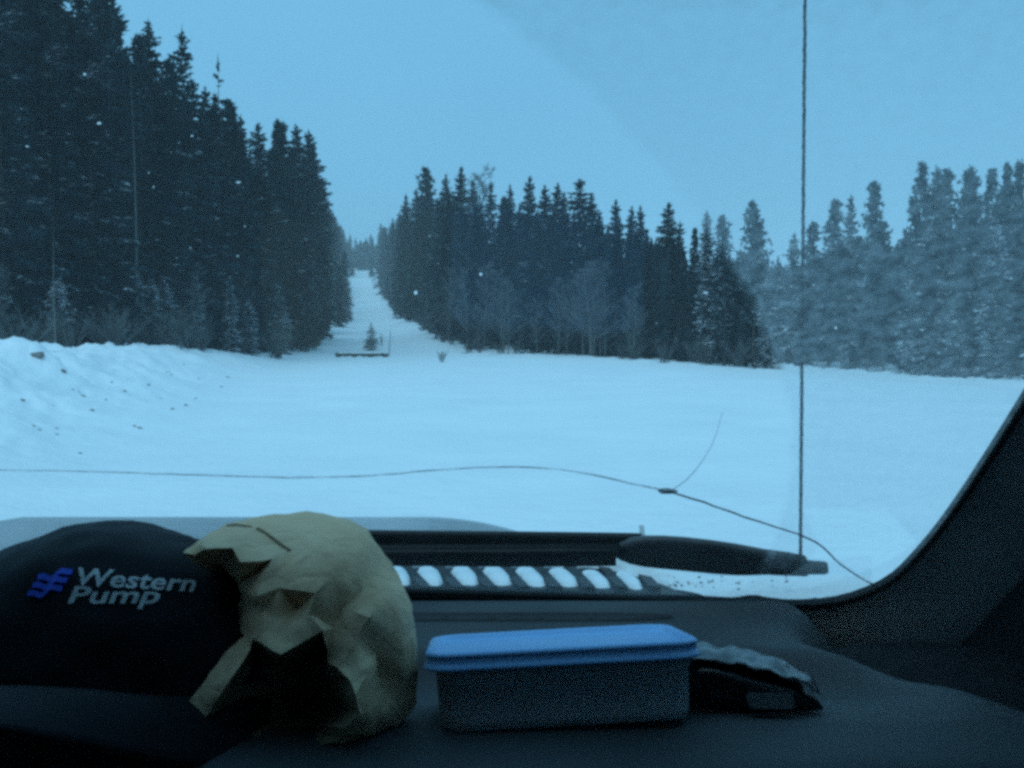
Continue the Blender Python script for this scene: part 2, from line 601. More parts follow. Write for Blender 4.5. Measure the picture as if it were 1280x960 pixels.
def shrub_mesh(seed, n=16):
    rnd = random.Random(seed)
    C = Cards()
    for i in range(n):
        az = rnd.uniform(0, 6.283)
        d = Vector((math.cos(az) * rnd.uniform(.1, .7), math.sin(az) * rnd.uniform(.1, .7), 1)).normalized()
        L = rnd.uniform(.6, 1.0)
        p0 = Vector((rnd.gauss(0, .06), rnd.gauss(0, .06), -.05))
        e = p0 + d * L + Vector((d.x, d.y, -.35)) * (L * .25)
        C.tube([p0, p0 + d * L * .5, e], [.010, .008, .003], 3)
        for k in range(16):
            s = rnd.uniform(.25, 1)
            b = p0.lerp(p0 + d * L * .5, s * 2) if s < .5 else (p0 + d * L * .5).lerp(e, s * 2 - 1)
            d3 = (d + Vector((rnd.gauss(0, .6), rnd.gauss(0, .6), rnd.gauss(0, .4)))).normalized()
            w = d3.cross(Vector((rnd.gauss(0, 1), rnd.gauss(0, 1), 0.3))).normalized() * .007
            C.tri(b - w, b + w, b + d3 * rnd.uniform(.1, .3))
    return mesh('shrub', C.v, C.f)

SPRUCE = [spruce(1, 2.0, nb=10, ragged=.42), spruce(2, 2.3, nb=11, ragged=.38), spruce(3, 1.6, step=.30, nb=10, ragged=.4), spruce(4, 1.9, ragged=.45, dens=.85, nb=9), spruce(5, 2.5, nb=11, ragged=.3)]
NARROW = [spruce(6, 1.05, step=.26, nb=9, ragged=.35), spruce(7, 1.25, step=.26, nb=9, ragged=.4, dens=.9)]
SCRAG = [spruce(8, 1.3, step=.5, nb=5, dens=.45, ragged=.7, low=.25, amp=.3, nt=5)]
PINE = [pine(11, 1.7, .22, 190), pine(12, 2.0, .3, 190), pine(13, 1.45, .2, 180), pine(14, 1.8, .12, 200)]
ASPEN = [aspen(21), aspen(22, .36, .1), aspen(23, .26, .2)]
SNAG = [snag(31), snag(32)]
SHRUB = [shrub_mesh(41), shrub_mesh(42), shrub_mesh(43)]
SMALL = [spruce(51, 4.2, step=.75, nb=9, ragged=.2, low=.01, nt=9)]
for tr, cr in SPRUCE + NARROW + SCRAG + SMALL:
    tr.materials.append(M['bark']); cr.materials.append(M['needles'])
for tr, cr in PINE:
    tr.materials.append(M['bark']); cr.materials.append(M['pine_needles'])
for tr, cr in ASPEN:
    tr.materials.append(M['grey_bark']); cr.materials.append(M['frosted_twig'])
for tr, cr in SNAG:
    tr.materials.append(M['pale_bark']); cr.materials.append(M['bark'])
for s in SHRUB:
    s.materials.append(M['shrub_twig'])
# the right-hand stand: the same kinds carrying more snow
def recoat(pairs, mat):
    out = []
    for tr, cr in pairs:
        c2 = cr.copy()
        c2.materials.clear(); c2.materials.append(mat)
        out.append((tr, c2))
    return out
SPINE = recoat(PINE, M['snowy_needles'])
SSPRUCE = recoat(SPRUCE[:3] + NARROW, M['snowy_needles'])

N_TREES = 0
def plant(name, proto, x, y, H, label, group, cat='tree', wide=1.0, lean=0.0):
    global N_TREES
    N_TREES += 1
    z = height(x, y) - .1
    o = empty(name, (x, y, z), label, cat, group)
    k = H / TH
    o.scale = (k * wide, k * wide, k)
    o.rotation_euler = (random.uniform(-.02, .02), lean + random.uniform(-.02, .02), random.uniform(0, 6.28))
    link('trunk', proto[0], None, o)
    link('crown', proto[1], None, o)
    return o

def plant_px(name, proto, px, ytop, Y, label, group, **kw):
    kw['wide'] = kw.get('wide', 1.0) * random.uniform(.70, 1.06)
    p = at(px, ytop, Y)
    H = max(1.5, p.z - height(p.x, p.y) + .1)
    return plant(name, proto, p.x, Y, H, label, group, **kw)

pick = random.choice
def where(px, yt, sky):
    row = 'tall' if yt - interp(sky, px) < 26 else 'half-hidden'
    for lim, txt in ((100, 'above the peak of the snowbank'), (205, 'around the pale bare trunk'), (300, 'under the ragged half-bare tree'), (420, 'toward the cutline'),
                     (585, 'in the centre stand beside the cutline'), (700, 'in the centre stand behind the frosted thicket'), (830, 'in the centre stand around its boldest peak'), (960, 'at the edge of the wiped glass'),
                     (1005, 'just left of the aerial'), (1140, 'just right of the aerial'), (9999, 'toward the right frame edge')):
        if px < lim:
            return row, txt
# --- skyline, left wall: (px, top y, distance, kind)
GL = 'trees of the tall forest wall on the left'
LEFT = [(-60, -150, 44, 's'), (-25, -120, 45, 's'), (10, -95, 46, 'p'), (40, -70, 46, 's'), (72, -45, 47, 'p'), (100, -25, 48, 's'),
        (128, -12, 48, 'p'), (146, 6, 50, 'p'), (-5, -60, 41, 's'), (60, -10, 43, 's'), (110, 20, 45, 's')]
for px, yt, Y, k in LEFT:
    if k == 's':
        plant_px('spruce_tree', pick(SPRUCE), px, yt, Y, 'tall dark spruce at the left end of the forest wall, top out of view', GL)
    else:
        plant_px('pine_tree', pick(PINE), px, yt, Y, 'tall dark pine at the left end of the forest wall, open gaps in its crown', GL)
plant_px('spruce_tree', SPRUCE[1], 188, 24, 51, 'thick dark spruce with a bushy top, left of a lighter pointed neighbour', GL)
plant_px('pine_tree', PINE[2], 168, 48, 50, 'shorter pine leaning against the thick bushy-topped spruce', GL)
plant_px('spruce_tree', SPRUCE[3], 225, 38, 54, 'see-through spruce with a pointed lacy top, second peak of the left forest', GL)
plant_px('dead_tree', SCRAG[0], 281, 70, 58, 'thin ragged half-bare tree poking alone above the left tree line', GL)
for px, yt, Y, nm, pr in [(240, 100, 55, 'spruce_tree', SPRUCE[0]), (256, 108, 57, 'spruce_tree', NARROW[0]), (268, 118, 57, 'spruce_tree', SPRUCE[2]),
                      (290, 130, 60, 'pine_tree', PINE[0]), (304, 146, 62, 'spruce_tree', SPRUCE[4]), (207, 78, 52, 'pine_tree', PINE[1]),
                      (325, 155, 68, 'spruce_tree', SPRUCE[2]), (342, 152, 72, 'pine_tree', PINE[3]), (357, 152, 78, 'spruce_tree', SPRUCE[0]),
                      (370, 158, 84, 'spruce_tree', NARROW[1]), (383, 164, 92, 'spruce_tree', NARROW[0])]:
    plant_px(nm, pr, px, yt, Y, 'dark %s of the even stretch sloping down right of the ragged tree' % ('spruce' if nm[0] == 's' else 'pine'), GL)
plant_px('spruce_tree', NARROW[1], 394, 183, 104, 'slender dark spruce at the right-hand end of the left forest wall', GL, wide=1.1)
plant_px('spruce_tree', NARROW[0], 400, 226, 125, 'dark spruce on the cutline edge just below the slender end spruce', GL)
plant_px('dead_tree', SNAG[0], 163, 90, 46, 'pale bare trunk rising in front of the dark left spruces', GL)
plant_px('dead_tree', SNAG[1], 66, 285, 33, 'short pale bare trunk behind the peak of the snowbank', GL)

SKY_L = [(-100, -120), (0, -60), (100, 20), (150, 60), (200, 90), (250, 130), (300, 165), (350, 180), (400, 235), (420, 290)]
FRONT_L = [(-100, 40), (0, 43), (100, 46), (200, 52), (300, 62), (365, 80), (395, 100), (415, 140)]
for i in range(118):
    px = random.uniform(-90, 390)
    Y = interp(FRONT_L, px) * random.uniform(1.0, 1.30)
    yt = interp(SKY_L, px) + random.choice([2, 6, 12, 22, 40, 80, 150]) + random.uniform(0, 20)
    if random.random() < .62:
        plant_px('spruce_tree', pick(SPRUCE), px, yt, Y, '%s dark spruce of the left forest wall, %s' % where(px, yt, SKY_L), GL)
    else:
        plant_px('pine_tree', pick(PINE), px, yt, Y, '%s dark pine of the left forest wall, %s' % where(px, yt, SKY_L), GL)
for i in range(12):                              # lower snowy spruces and frosted saplings along the left foot
    px = random.uniform(-40, 385)
    Y = interp(FRONT_L, px) * random.uniform(.88, .98)
    plant_px('aspen_tree', pick(ASPEN), px, random.uniform(315, 380), Y, 'pale bare sapling along the foot of the left forest', 'bare saplings at the left forest foot', wide=1.3)
for i in range(14):
    px = random.uniform(-40, 385)
    Y = interp(FRONT_L, px) * random.uniform(.86, .96)
    plant_px('spruce_tree', pick(SSPRUCE[:3]), px, random.uniform(330, 395), Y, 'small snow-dusted spruce along the foot of the left forest', 'small spruces at the left forest foot', wide=1.5)

# --- centre stand
GC = 'trees of the dense stand right of the cutline'
CENTRE = [(508, 243, 172, SPRUCE[4]), (519, 236, 152, SPRUCE[0]), (533, 211, 136, PINE[0]), (552, 218, 119, SPRUCE[1]), (575, 209, 104, SPRUCE[2]), (612, 228, 98, SPRUCE[0]),
          (640, 231, 92, SPRUCE[1]), (657, 221, 90, SPRUCE[2]), (684, 233, 88, NARROW[1]), (693, 229, 87, NARROW[0]), (704, 240, 86, SPRUCE[2]),
          (738, 242, 84, SPRUCE[0]), (768, 250, 82, SPRUCE[2]), (790, 259, 81, NARROW[1]), (803, 257, 80, SPRUCE[2]), (850, 276, 76, SPRUCE[3]),
          (868, 286, 74, PINE[2]), (628, 248, 95, PINE[3]), (560, 235, 100, SPRUCE[3]), (590, 226, 99, SPRUCE[4])]
for px, yt, Y, pr in CENTRE:
    nm = 'pine_tree' if pr in PINE else 'spruce_tree'
    plant_px(nm, pr, px, yt, Y, 'dark pointed %s on the skyline of the centre stand' % nm[:-5], GC)
plant_px('spruce_tree', SPRUCE[0], 725, 224, 85, 'broad-shouldered spruce, the boldest peak in the middle of the centre stand', GC, wide=1.25)
plant_px('spruce_tree', SPRUCE[2], 835, 254, 77, 'sharp dark spruce peak beside the edge of the wiped glass', GC, wide=1.3)
plant_px('aspen_tree', ASPEN[2], 599, 210, 98, 'bare thin-twigged tree sticking up between two centre spruces', GC)
SKY_C = [(470, 330), (500, 268), (530, 238), (600, 240), (660, 248), (730, 252), (800, 272), (870, 300), (960, 320)]
FRONT_C = [(470, 400), (480, 270), (495, 200), (520, 140), (550, 105), (590, 82), (640, 76), (740, 68), (800, 63), (880, 57), (970, 52)]
for i in range(80):
    px = random.uniform(500, 955)
    Y = interp(FRONT_C, px) * random.uniform(1.03, 1.3)
    yt = interp(SKY_C, px) + random.choice([3, 10, 22, 45, 80, 110]) + random.uniform(0, 15)
    if random.random() < .75:
        plant_px('spruce_tree', pick(SPRUCE + NARROW), px, yt, Y, '%s dark spruce %s' % where(px, yt, SKY_C), GC)
    else:
        plant_px('pine_tree', pick(PINE), px, yt, Y, '%s dark pine %s' % where(px, yt, SKY_C), GC)
for i in range(26):
    px = random.uniform(545, 800)
    Y = interp(FRONT_C, px) * random.uniform(.95, 1.04)
    plant_px('aspen_tree', pick(ASPEN), px, random.uniform(318, 385), Y, 'frosted bare tree in the pale thicket before the centre spruces', 'frosted bare trees before the centre stand', wide=1.25)
plant_px('aspen_tree', ASPEN[1], 738, 338, 66, 'largest pale frosted bare tree, a rounded crown before the centre spruces', 'frosted bare trees before the centre stand', wide=1.5)

# --- right stand
GR = 'snowy trees of the right stand'
RIGHT = [(885, 268, 58, SSPRUCE[3]), (908, 276, 57, SPINE[0]), (990, 297, 53, SSPRUCE[1]), (1010, 284, 52, SPINE[3]), (1110, 284, 47, SPINE[1])]
for px, yt, Y, pr in RIGHT:
    nm = 'pine_tree' if pr in SPINE else 'spruce_tree'
    plant_px(nm, pr, px, yt, Y, 'snow-dusted %s of the low middle part of the right stand' % nm[:-5], GR)
for px, yt, Y, pr, lab in [
        (945, 257, 55, SPINE[1], 'rounded snow-dusted pine standing alone left of the aerial'),
        (1041, 256, 50, SPINE[3], 'snowy pine, first full peak right of the aerial'),
        (1066, 249, 49, SSPRUCE[3], 'narrow snowy spruce between two pines right of the aerial'),
        (1090, 235, 48, SPINE[2], 'snowy pine with a bent knob at its top right of the aerial'),
        (1150, 211, 45, SPINE[0], 'tallest snowy pine, open sky on its left, toward the right frame edge'),
        (1174, 214, 44, SSPRUCE[4], 'thin snowy spruce close against the tallest right pine'),
        (1191, 219, 44, SPINE[2], 'thin snowy pine, second to the right of the tallest one')]:
    nm = 'pine_tree' if pr in SPINE else 'spruce_tree'
    plant_px(nm, pr, px, yt, Y, lab, GR, wide=1.0)
for px, yt in [(1212, 222), (1226, 216), (1242, 218), (1258, 212), (1276, 210), (1300, 205), (1330, 200)]:
    plant_px('pine_tree', pick(SPINE), px, yt, random.uniform(41, 44), 'snowy pine of the thick clump at the right edge of the picture', GR, wide=.85)
SKY_R = [(870, 310), (930, 308), (985, 322), (1060, 290), (1110, 295), (1160, 270), (1290, 252)]
FRONT_R = [(870, 58), (960, 53), (1050, 48), (1150, 43), (1280, 38), (1400, 34)]
for i in range(80):
    px = random.uniform(880, 1380)
    Y = interp(FRONT_R, px) * random.uniform(1.0, 1.28)
    yt = interp(SKY_R, px) + random.choice([4, 15, 35, 60, 90]) + random.uniform(0, 25)
    if random.random() < .6:
        plant_px('pine_tree', pick(SPINE), px, yt, Y, '%s snow-dusted pine of the right stand, %s' % where(px, yt, SKY_R), GR, wide=1.0)
    else:
        plant_px('spruce_tree', pick(SSPRUCE), px, yt, Y, '%s snow-dusted spruce of the right stand, %s' % where(px, yt, SKY_R), GR, wide=1.2)

# --- along the cutline, hazy
GF = 'hazy trees lining the cutline hill'
for px, yt, Y, pr in [(403, 236, 165, SPRUCE[2]), (407, 250, 190, SPRUCE[0]), (412, 258, 215, NARROW[0]), (415, 266, 245, SPRUCE[2]), (418, 271, 280, SPRUCE[0]), (422, 277, 330, SPRUCE[2]), (426, 283, 390, SPRUCE[0]), (430, 288, 450, SPRUCE[2]),
                      (438, 293, 520, SPRUCE[2]), (444, 297, 545, SPRUCE[0]), (451, 301, 560, SPRUCE[4]), (458, 297, 545, NARROW[1]), (464, 292, 520, SPRUCE[0]),
                      (508, 252, 190, SPRUCE[2]), (503, 260, 215, SPRUCE[0]), (498, 266, 245, NARROW[1]), (489, 262, 280, SNAG[0]), (493, 273, 290, SPRUCE[2]), (488, 279, 330, SPRUCE[2]), (481, 284, 370, SPRUCE[0]), (479, 288, 420, SPRUCE[1]), (476, 291, 465, SPRUCE[2])]:
    plant_px('dead_tree' if pr is SNAG[0] else 'spruce_tree', pr, px, yt, Y, 'bare pole-like tree in the hazy gap above the cutline' if pr is SNAG[0] else 'pale hazy spruce closing the %s side of the gap at the top of the cutline' % ('left' if px < 452 else 'right'), GF)
for i in range(34):
    Y = 128 + 420 * (i / 34) ** 1.2 + random.uniform(-6, 6)
    for sg in (-1, 1):
        if sg > 0 and Y < 140: continue
        o = (-9.0 if sg < 0 else 11.0) + sg * abs(random.gauss(0, 1.8))
        x = CUT * Y + o
        pr = pick(SPRUCE + NARROW + ASPEN[:1])
        nm = 'aspen_tree' if pr in ASPEN else 'spruce_tree'
        plant(nm, pr, x, Y, random.uniform(15, 20) + (4 if Y > 220 else 0), '%s along the %s edge of the rising cutline' % ('bare tree' if nm[0] == 'a' else 'hazy spruce', 'left' if sg < 0 else 'right'), GF)

for px, yt, Y, pr in [(424, 330, 150, SPRUCE[3]), (429, 312, 205, SPRUCE[2]), (432, 345, 190, SSPRUCE[2]), (435, 350, 235, ASPEN[0]), (439, 319, 462, SPRUCE[3]), (442, 326, 470, NARROW[1]),
                      (464, 320, 455, SPRUCE[2]), (467, 331, 400, ASPEN[1])]:
    nm = 'aspen_tree' if pr in ASPEN else 'spruce_tree'
    plant_px(nm, pr, px, yt, Y, 'low %s standing out from the %s edge of the cutline snow' % ('bare tree' if nm[0] == 'a' else 'spruce', 'left' if px < 452 else 'right'), GF, wide=1.3)
# small spruce in the cut with a sapling and the far bushes
p = at(464, 402, 84)
plant('spruce_tree', SMALL[0], p.x, 84, p.z - height(p.x, 84) + .05, 'little lone spruce in the snow behind the low log barrier', None, wide=1.5)
p = ground_hit(477, 433)
o = link('shrub', SHRUB[0]); o.location = p; o.scale = (.55, .55, 1.5)
tag(o, 'thin bare sapling beside the little lone spruce', 'shrub')

# --- the rest of the forest behind, one mass
def low_tree(rnd, V, Fc, x, y, z, H, Rm):
    n = 7
    for i in range(n):
        z0 = z + H * (.06 + .90 * i / n)
        z1 = min(z + H, z0 + H * .24)
        r0 = Rm * (1 - (i / n)) ** .8 + .12
        m = 7
        o = len(V)
        a0 = rnd.uniform(0, 6.28)
        V.append(Vector((x, y, z1)))
        for k in range(m * 2):
            a_ = a0 + 6.283 * k / (m * 2)
            rr = r0 * (rnd.uniform(.8, 1.25) if k % 2 == 0 else rnd.uniform(.3, .5))
            V.append(Vector((x + rr * math.cos(a_), y + rr * math.sin(a_), z0 - (r0 * .28 if k % 2 == 0 else 0))))
        for k in range(m * 2):
            Fc.append((o, o + 1 + k, o + 1 + (k + 1) % (m * 2)))
rnd = random.Random(77)
V, Fc = [], []
for i in range(2600):
    Y = rnd.uniform(70, 760)
    sg = rnd.choice((-1, 1))
    o = sg * rnd.uniform(9.5, 9.5 + min(90, 16 + Y * .28))
    if sg < 0: o += 2.2
    x = CUT * Y + o
    px = 640 + F * x / Y
    H = rnd.uniform(9, 15)
    if sg < 0 and (Y < 75 or x > CUT * Y - 8): 
        if Y < 105: continue
    if px < 440:
        if Y < interp(FRONT_L, px) * 1.15: continue
        sk = interp(SKY_L, px) + 25
    elif px > 480:
        if Y < (interp(FRONT_C, px) if px < 930 else interp(FRONT_R, px)) * 1.2: continue
        sk = (interp(SKY_C, px) if px < 900 else interp(SKY_R, px)) + 18
    else:
        sk = 288
    z = height(x, Y) - .2
    top = at(px, sk, Y).z
    H = min(H, top - z)
    if H < 3: continue
    low_tree(rnd, V, Fc, x, Y, z, H, rnd.uniform(1.3, 2.1))
for i in range(420):                                # deep rows behind the right stand
    px = rnd.uniform(860, 1500)
    Y = interp(FRONT_R, px) * rnd.uniform(1.25, 1.9)
    x = (px - 640) / F * Y
    z = height(x, Y) - .2
    H = min(rnd.uniform(7, 11), at(px, interp(SKY_R, px) + 22, Y).z - z)
    if H > 3: low_tree(rnd, V, Fc, x, Y, z, H, rnd.uniform(1.2, 1.8))
for i in range(160):                                # the far end of the cut closes with trees
    Y = rnd.uniform(500, 700)
    x = CUT * Y + rnd.uniform(-16, 16)
    low_tree(rnd, V, Fc, x, Y, height(x, Y) - .2, rnd.uniform(11, 17), rnd.uniform(1.6, 2.4))
fo = add('distant_forest', V, Fc, M['far_needles'])
tag(fo, 'mass of dark conifers behind the front rows and up the hazy hill', None, None, 'stuff')

# --- shrubs along the field edge
GS = 'bare shrubs along the edge of the clearing'
for i in range(46):
    if i < 20:
        px = random.uniform(0, 400); Y = interp(FRONT_L, px) * random.uniform(.78, .92); h = random.uniform(1.2, 2.6)
        lab = 'frosted bare shrub behind the left snowbank'
    elif i < 34:
        px = random.uniform(545, 930); Y = interp(FRONT_C, px) * random.uniform(.93, .98); h = random.uniform(.8, 1.9)
        lab = 'frosted bare shrub at the foot of the centre stand'
    else:
        t = random.random(); Y = 85 + 90 * t
        px = 640 + F * (CUT + 8.0 / Y); h = random.uniform(1, 2.2)
        lab = 'frosted bare shrub on the right edge of the cutline'
    x = (px - 640) / F * Y
    o = link('shrub', pick(SHRUB)); o.location = (x, Y, height(x, Y) - .05); o.scale = (h * 1.2, h * 1.2, h)
    o.rotation_euler.z = random.uniform(0, 6)
    tag(o, lab, 'shrub', GS)
p = ground_hit(552, 453)
o = link('shrub', SHRUB[1]); o.location = p; o.scale = (.9, .9, .85)
tag(o, 'small dark twiggy shrub alone on the snow right of the log barrier', 'shrub')

# dry grass and twigs poking out of the ploughed edge
rnd = random.Random(5)
C = Cards()
for i in range(420):
    k = rnd.random() * (len(RIDGE) - 2.2)
    j = int(k); t = k - j
    x = RIDGE[j][0] * (1 - t) + RIDGE[j + 1][0] * t + rnd.gauss(0, .5)
    y = RIDGE[j][1] * (1 - t) + RIDGE[j + 1][1] * t + rnd.gauss(0, .4)
    if noise.noise(Vector((x * .22, y * .22, 3))) < .02: continue
    b = Vector((x, y, height(x, y) - .03))
    for q in range(4):
        d = Vector((rnd.gauss(0, .9), rnd.gauss(0, .5), rnd.uniform(.1, .6)))
        C.tri(b + Vector((-.015, 0, 0)), b + Vector((.015, 0, 0)), b + d * rnd.uniform(.12, .34))
g = add('dry_grass', C.v, C.f, M['bark'])
tag(g, 'dark dry grass and twigs poking out of the snow ridge', None, None, 'stuff')

# --- log barrier and stake at the mouth of the cut
pa, pb = ground_hit(419, 446.5), ground_hit(486, 446.5)
yb = (pa.y + pb.y) / 2
xa, xb = (419 - 640) / F * yb, (485 - 640) / F * yb
base_z = max(height(xa, yb), height(xb, yb))
bar = empty('log_barrier', ((xa + xb) / 2, yb, base_z), 'long dark log barrier lying low across the mouth of the cutline', 'barrier')
path, rad = [], []
for i in range(25):
    t = i / 24
    path.append(Vector((xa + (xb - xa) * t - bar.location.x, .04 * math.sin(t * 9), .17 + .015 * math.sin(t * 31))))
    rad.append(.115 + .022 * math.sin(t * 37) + .012 * math.sin(t * 83))
add('log', *tube(path, rad, 10), M['log'], bar, True)
for i, t in enumerate((.06, .36, .66, .95)):
    add('block', *blob(.16, 1.1, 1.0, .7, i + 60, .3), M['log'], bar).location = (xa + (xb - xa) * t - bar.location.x, 0, .03)
V, Fc = [], []
for i in range(31):
    t = i / 30
    for j in range(7):
        a_ = math.pi * j / 6
        rr = .10 + .03 * noise.noise(Vector((t * 14, 0, 5)))
        V.append(Vector((xa + (xb - xa) * t - bar.location.x, .04 * math.sin(t * 9) + rr * math.cos(a_), .255 + rr * .45 * math.sin(a_) * min(1, 12 * t, 12 * (1 - t)))))
add('snow_cap', V, grid_faces(31, 7), M['snow'], bar, True)
p = ground_hit(486.5, 446)
st = empty('marker_stake', p, 'thin dark upright stake at the right end of the log barrier', 'stake')
add('pole', *tube([(0, 0, -.2), (.03, 0, .8), (.10, 0, 1.75)], [.028, .024, .018], 6), M['bark'], st)
add('tip', *tube([(.10, 0, 1.75), (.103, 0, 1.83)], [.026, .02], 6), M['dirt'], st)

# --- clods of dirty snow on the left bank
GD = 'clods on the left snowbank'
CL = [(48, 444, 2.2), (38, 440, 1.5), (52, 469, 1), (79, 464, 1.2), (91, 488, .9), (103, 496, 1.1), (98, 491, .7), (115, 513, .9), (57, 507, 1.1), (65, 508, .8), (48, 538, 1),
      (41, 533, .8), (70, 536, .8), (70, 544, .9), (174, 536, 1.1), (168, 533, .7), (100, 567, .8), (210, 466, .9), (214, 469, .6), (229, 456, .6), (248, 474, .6),
      (277, 484, .7), (285, 472, .6), (215, 512, .9), (232, 507, .8), (156, 489, .6), (186, 481, .6), (200, 498, .5), (140, 478, .6), (120, 470, .5), (28, 500, .7), (85, 478, .6), (62, 520, .5), (132, 500, .5), (245, 498, .5)]
protoc = [mesh('clod', *blob(1, 1.25, 1.0, .6, s, .5)) for s in range(5)]
for c in protoc: c.materials.append(M['dirt'])
for i, (px, py, s) in enumerate(CL):
    p = ground_hit(px, py)
    o = link('dirt_clod', protoc[i % 5])
    o.location = p; k = .0027 * p.y * s; o.scale = (k, k, k)
    o.rotation_euler = (random.uniform(-.3, .3), random.uniform(-.3, .3), random.uniform(0, 6))
    tag(o, ['small dark clod of frozen dirt on the face of the left snowbank', 'large grey clod on the highest bump of the left snowbank'][i == 0], 'clod', GD)

# ------------------------------------------------------------------ the truck the photograph is taken from
# everything below is placed relative to the eye: cab(x, y, z)
def cab(x, y, z):
    return Vector((x, y, z)) + CAM
truck = empty('pickup_truck', (0, 0, 0), 'dark interior and front of the parked pickup seen from its passenger seat', 'truck')

GA = R(39)                                       # rake of the windscreen
GB = Vector((0, 1.06, -.298)) + CAM
GU = Vector((0, -math.cos(GA), math.sin(GA)))     # up along the glass
GN = Vector((0, math.sin(GA), math.cos(GA)))      # outward
def gl(px, py, off=0.0):
    r = ray(px, py)
    t = (GB + GN * off - CAM).dot(GN) / r.dot(GN)
    return CAM + r * t
def guv(px, py):
    p = gl(px, py) - GB
    return (p.x, p.dot(GU))
def guvp(u, v, off=0.0):
    return GB + Vector((u, 0, 0)) + GU * v + GN * off

# windscreen pane
def glass_mat():
    m, nt, _ = new_mat('windscreen_glass')
    nt.nodes.clear()
    out = N(nt, 'ShaderNodeOutputMaterial')
    uv = N(nt, 'ShaderNodeUVMap')
    sep = N(nt, 'ShaderNodeSeparateXYZ')
    nt.links.new(uv.outputs[0], sep.inputs[0])
    # wiped arc: circle through three points of the wiper's sweep
    (x1, y1), (x2, y2), (x3, y3) = guv(700, 92), guv(876, 282), guv(972, 470)
    d = 2 * (x1 * (y2 - y3) + x2 * (y3 - y1) + x3 * (y1 - y2))
    cx = ((x1**2 + y1**2) * (y2 - y3) + (x2**2 + y2**2) * (y3 - y1) + (x3**2 + y3**2) * (y1 - y2)) / d
    cy = ((x1**2 + y1**2) * (x3 - x2) + (x2**2 + y2**2) * (x1 - x3) + (x3**2 + y3**2) * (x2 - x1)) / d
    rad = math.hypot(x1 - cx, y1 - cy)
    print('wiper arc', cx, cy, rad)
    vs = N(nt, 'ShaderNodeVectorMath', operation='DISTANCE')
    nt.links.new(uv.outputs[0], vs.inputs[0])
    vs.inputs[1].default_value = (cx, cy, 0)
    wob = N(nt, 'ShaderNodeTexNoise', Scale=30, Detail=3)
    nt.links.new(uv.outputs[0], wob.inputs['Vector'])
    ma = N(nt, 'ShaderNodeMath', operation='MULTIPLY_ADD')
    nt.links.new(wob.outputs['Fac'], ma.inputs[0]); ma.inputs[1].default_value = .012
    nt.links.new(vs.outputs['Value'], ma.inputs[2])
    mr = N(nt, 'ShaderNodeMapRange', interpolation_type='SMOOTHSTEP')
    nt.links.new(ma.outputs[0], mr.inputs['Value'])
    mr.inputs['From Min'].default_value = rad + .004
    mr.inputs['From Max'].default_value = rad + .016
    # grains of frost / droplets
    gr = N(nt, 'ShaderNodeTexNoise', Scale=100, Detail=2, Roughness=.6)
    g2 = N(nt, 'ShaderNodeTexVoronoi', Scale=95)
    nt.links.new(uv.outputs[0], gr.inputs['Vector']); nt.links.new(uv.outputs[0], g2.inputs['Vector'])
    gm = ramp(nt, [(.36, (.12, .12, .12)), (.70, (.31, .31, .31))])
    nt.links.new(gr.outputs['Fac'], gm.inputs['Fac'])
    fz = N(nt, 'ShaderNodeMath', operation='MULTIPLY')
    # the defroster keeps the foot of the pane clear; the blade leaves a thin ridge at the edge of its sweep
    low = N(nt, 'ShaderNodeMapRange', interpolation_type='SMOOTHSTEP')
    nt.links.new(sep.outputs['Y'], low.inputs['Value']); low.inputs['From Min'].default_value = .05; low.inputs['From Max'].default_value = .17
    low.inputs['To Min'].default_value = .08
    lm = N(nt, 'ShaderNodeMath', operation='MULTIPLY'); nt.links.new(mr.outputs[0], lm.inputs[0]); nt.links.new(low.outputs[0], lm.inputs[1])
    pk = N(nt, 'ShaderNodeMath', operation='SUBTRACT'); nt.links.new(ma.outputs[0], pk.inputs[0]); pk.inputs[1].default_value = rad + .013
    pa_ = N(nt, 'ShaderNodeMath', operation='ABSOLUTE'); nt.links.new(pk.outputs[0], pa_.inputs[0])
    pm = N(nt, 'ShaderNodeMapRange'); nt.links.new(pa_.outputs[0], pm.inputs['Value']); pm.inputs['From Max'].default_value = .003; pm.inputs['To Min'].default_value = .3; pm.inputs['To Max'].default_value = 0
    pl_ = N(nt, 'ShaderNodeMath', operation='MULTIPLY_ADD'); nt.links.new(pm.outputs[0], pl_.inputs[0]); nt.links.new(low.outputs[0], pl_.inputs[1]); nt.links.new(lm.outputs[0], pl_.inputs[2])
    nt.links.new(gm.outputs[0], fz.inputs[0]); nt.links.new(pl_.outputs[0], fz.inputs[1])
    # a little road film everywhere
    fl = N(nt, 'ShaderNodeTexNoise', Scale=7, Detail=5)
    nt.links.new(uv.outputs[0], fl.inputs['Vector'])
    fm = ramp(nt, [(.4, (.002, .002, .002)), (.75, (.014, .014, .014))])
    nt.links.new(fl.outputs['Fac'], fm.inputs['Fac'])
    fs = N(nt, 'ShaderNodeMath', operation='ADD')
    nt.links.new(fz.outputs[0], fs.inputs[0]); nt.links.new(fm.outputs[0], fs.inputs[1])
    tr = N(nt, 'ShaderNodeBsdfTransparent'); tr.inputs[0].default_value = (.93, .95, .95, 1)
    rf = N(nt, 'ShaderNodeBsdfRefraction', Roughness=.0, IOR=1.004)
    rf.inputs['Color'].default_value = (.9, .92, .92, 1)
    bp = N(nt, 'ShaderNodeBump', Strength=.9, Distance=.0014)
    nt.links.new(gr.outputs['Fac'], bp.inputs['Height'])
    nt.links.new(bp.outputs[0], rf.inputs['Normal'])
    wet = N(nt, 'ShaderNodeMath', operation='MULTIPLY')
    nt.links.new(mr.outputs[0], wet.inputs[0]); wet.inputs[1].default_value = 1.0
    m1 = N(nt, 'ShaderNodeMixShader')
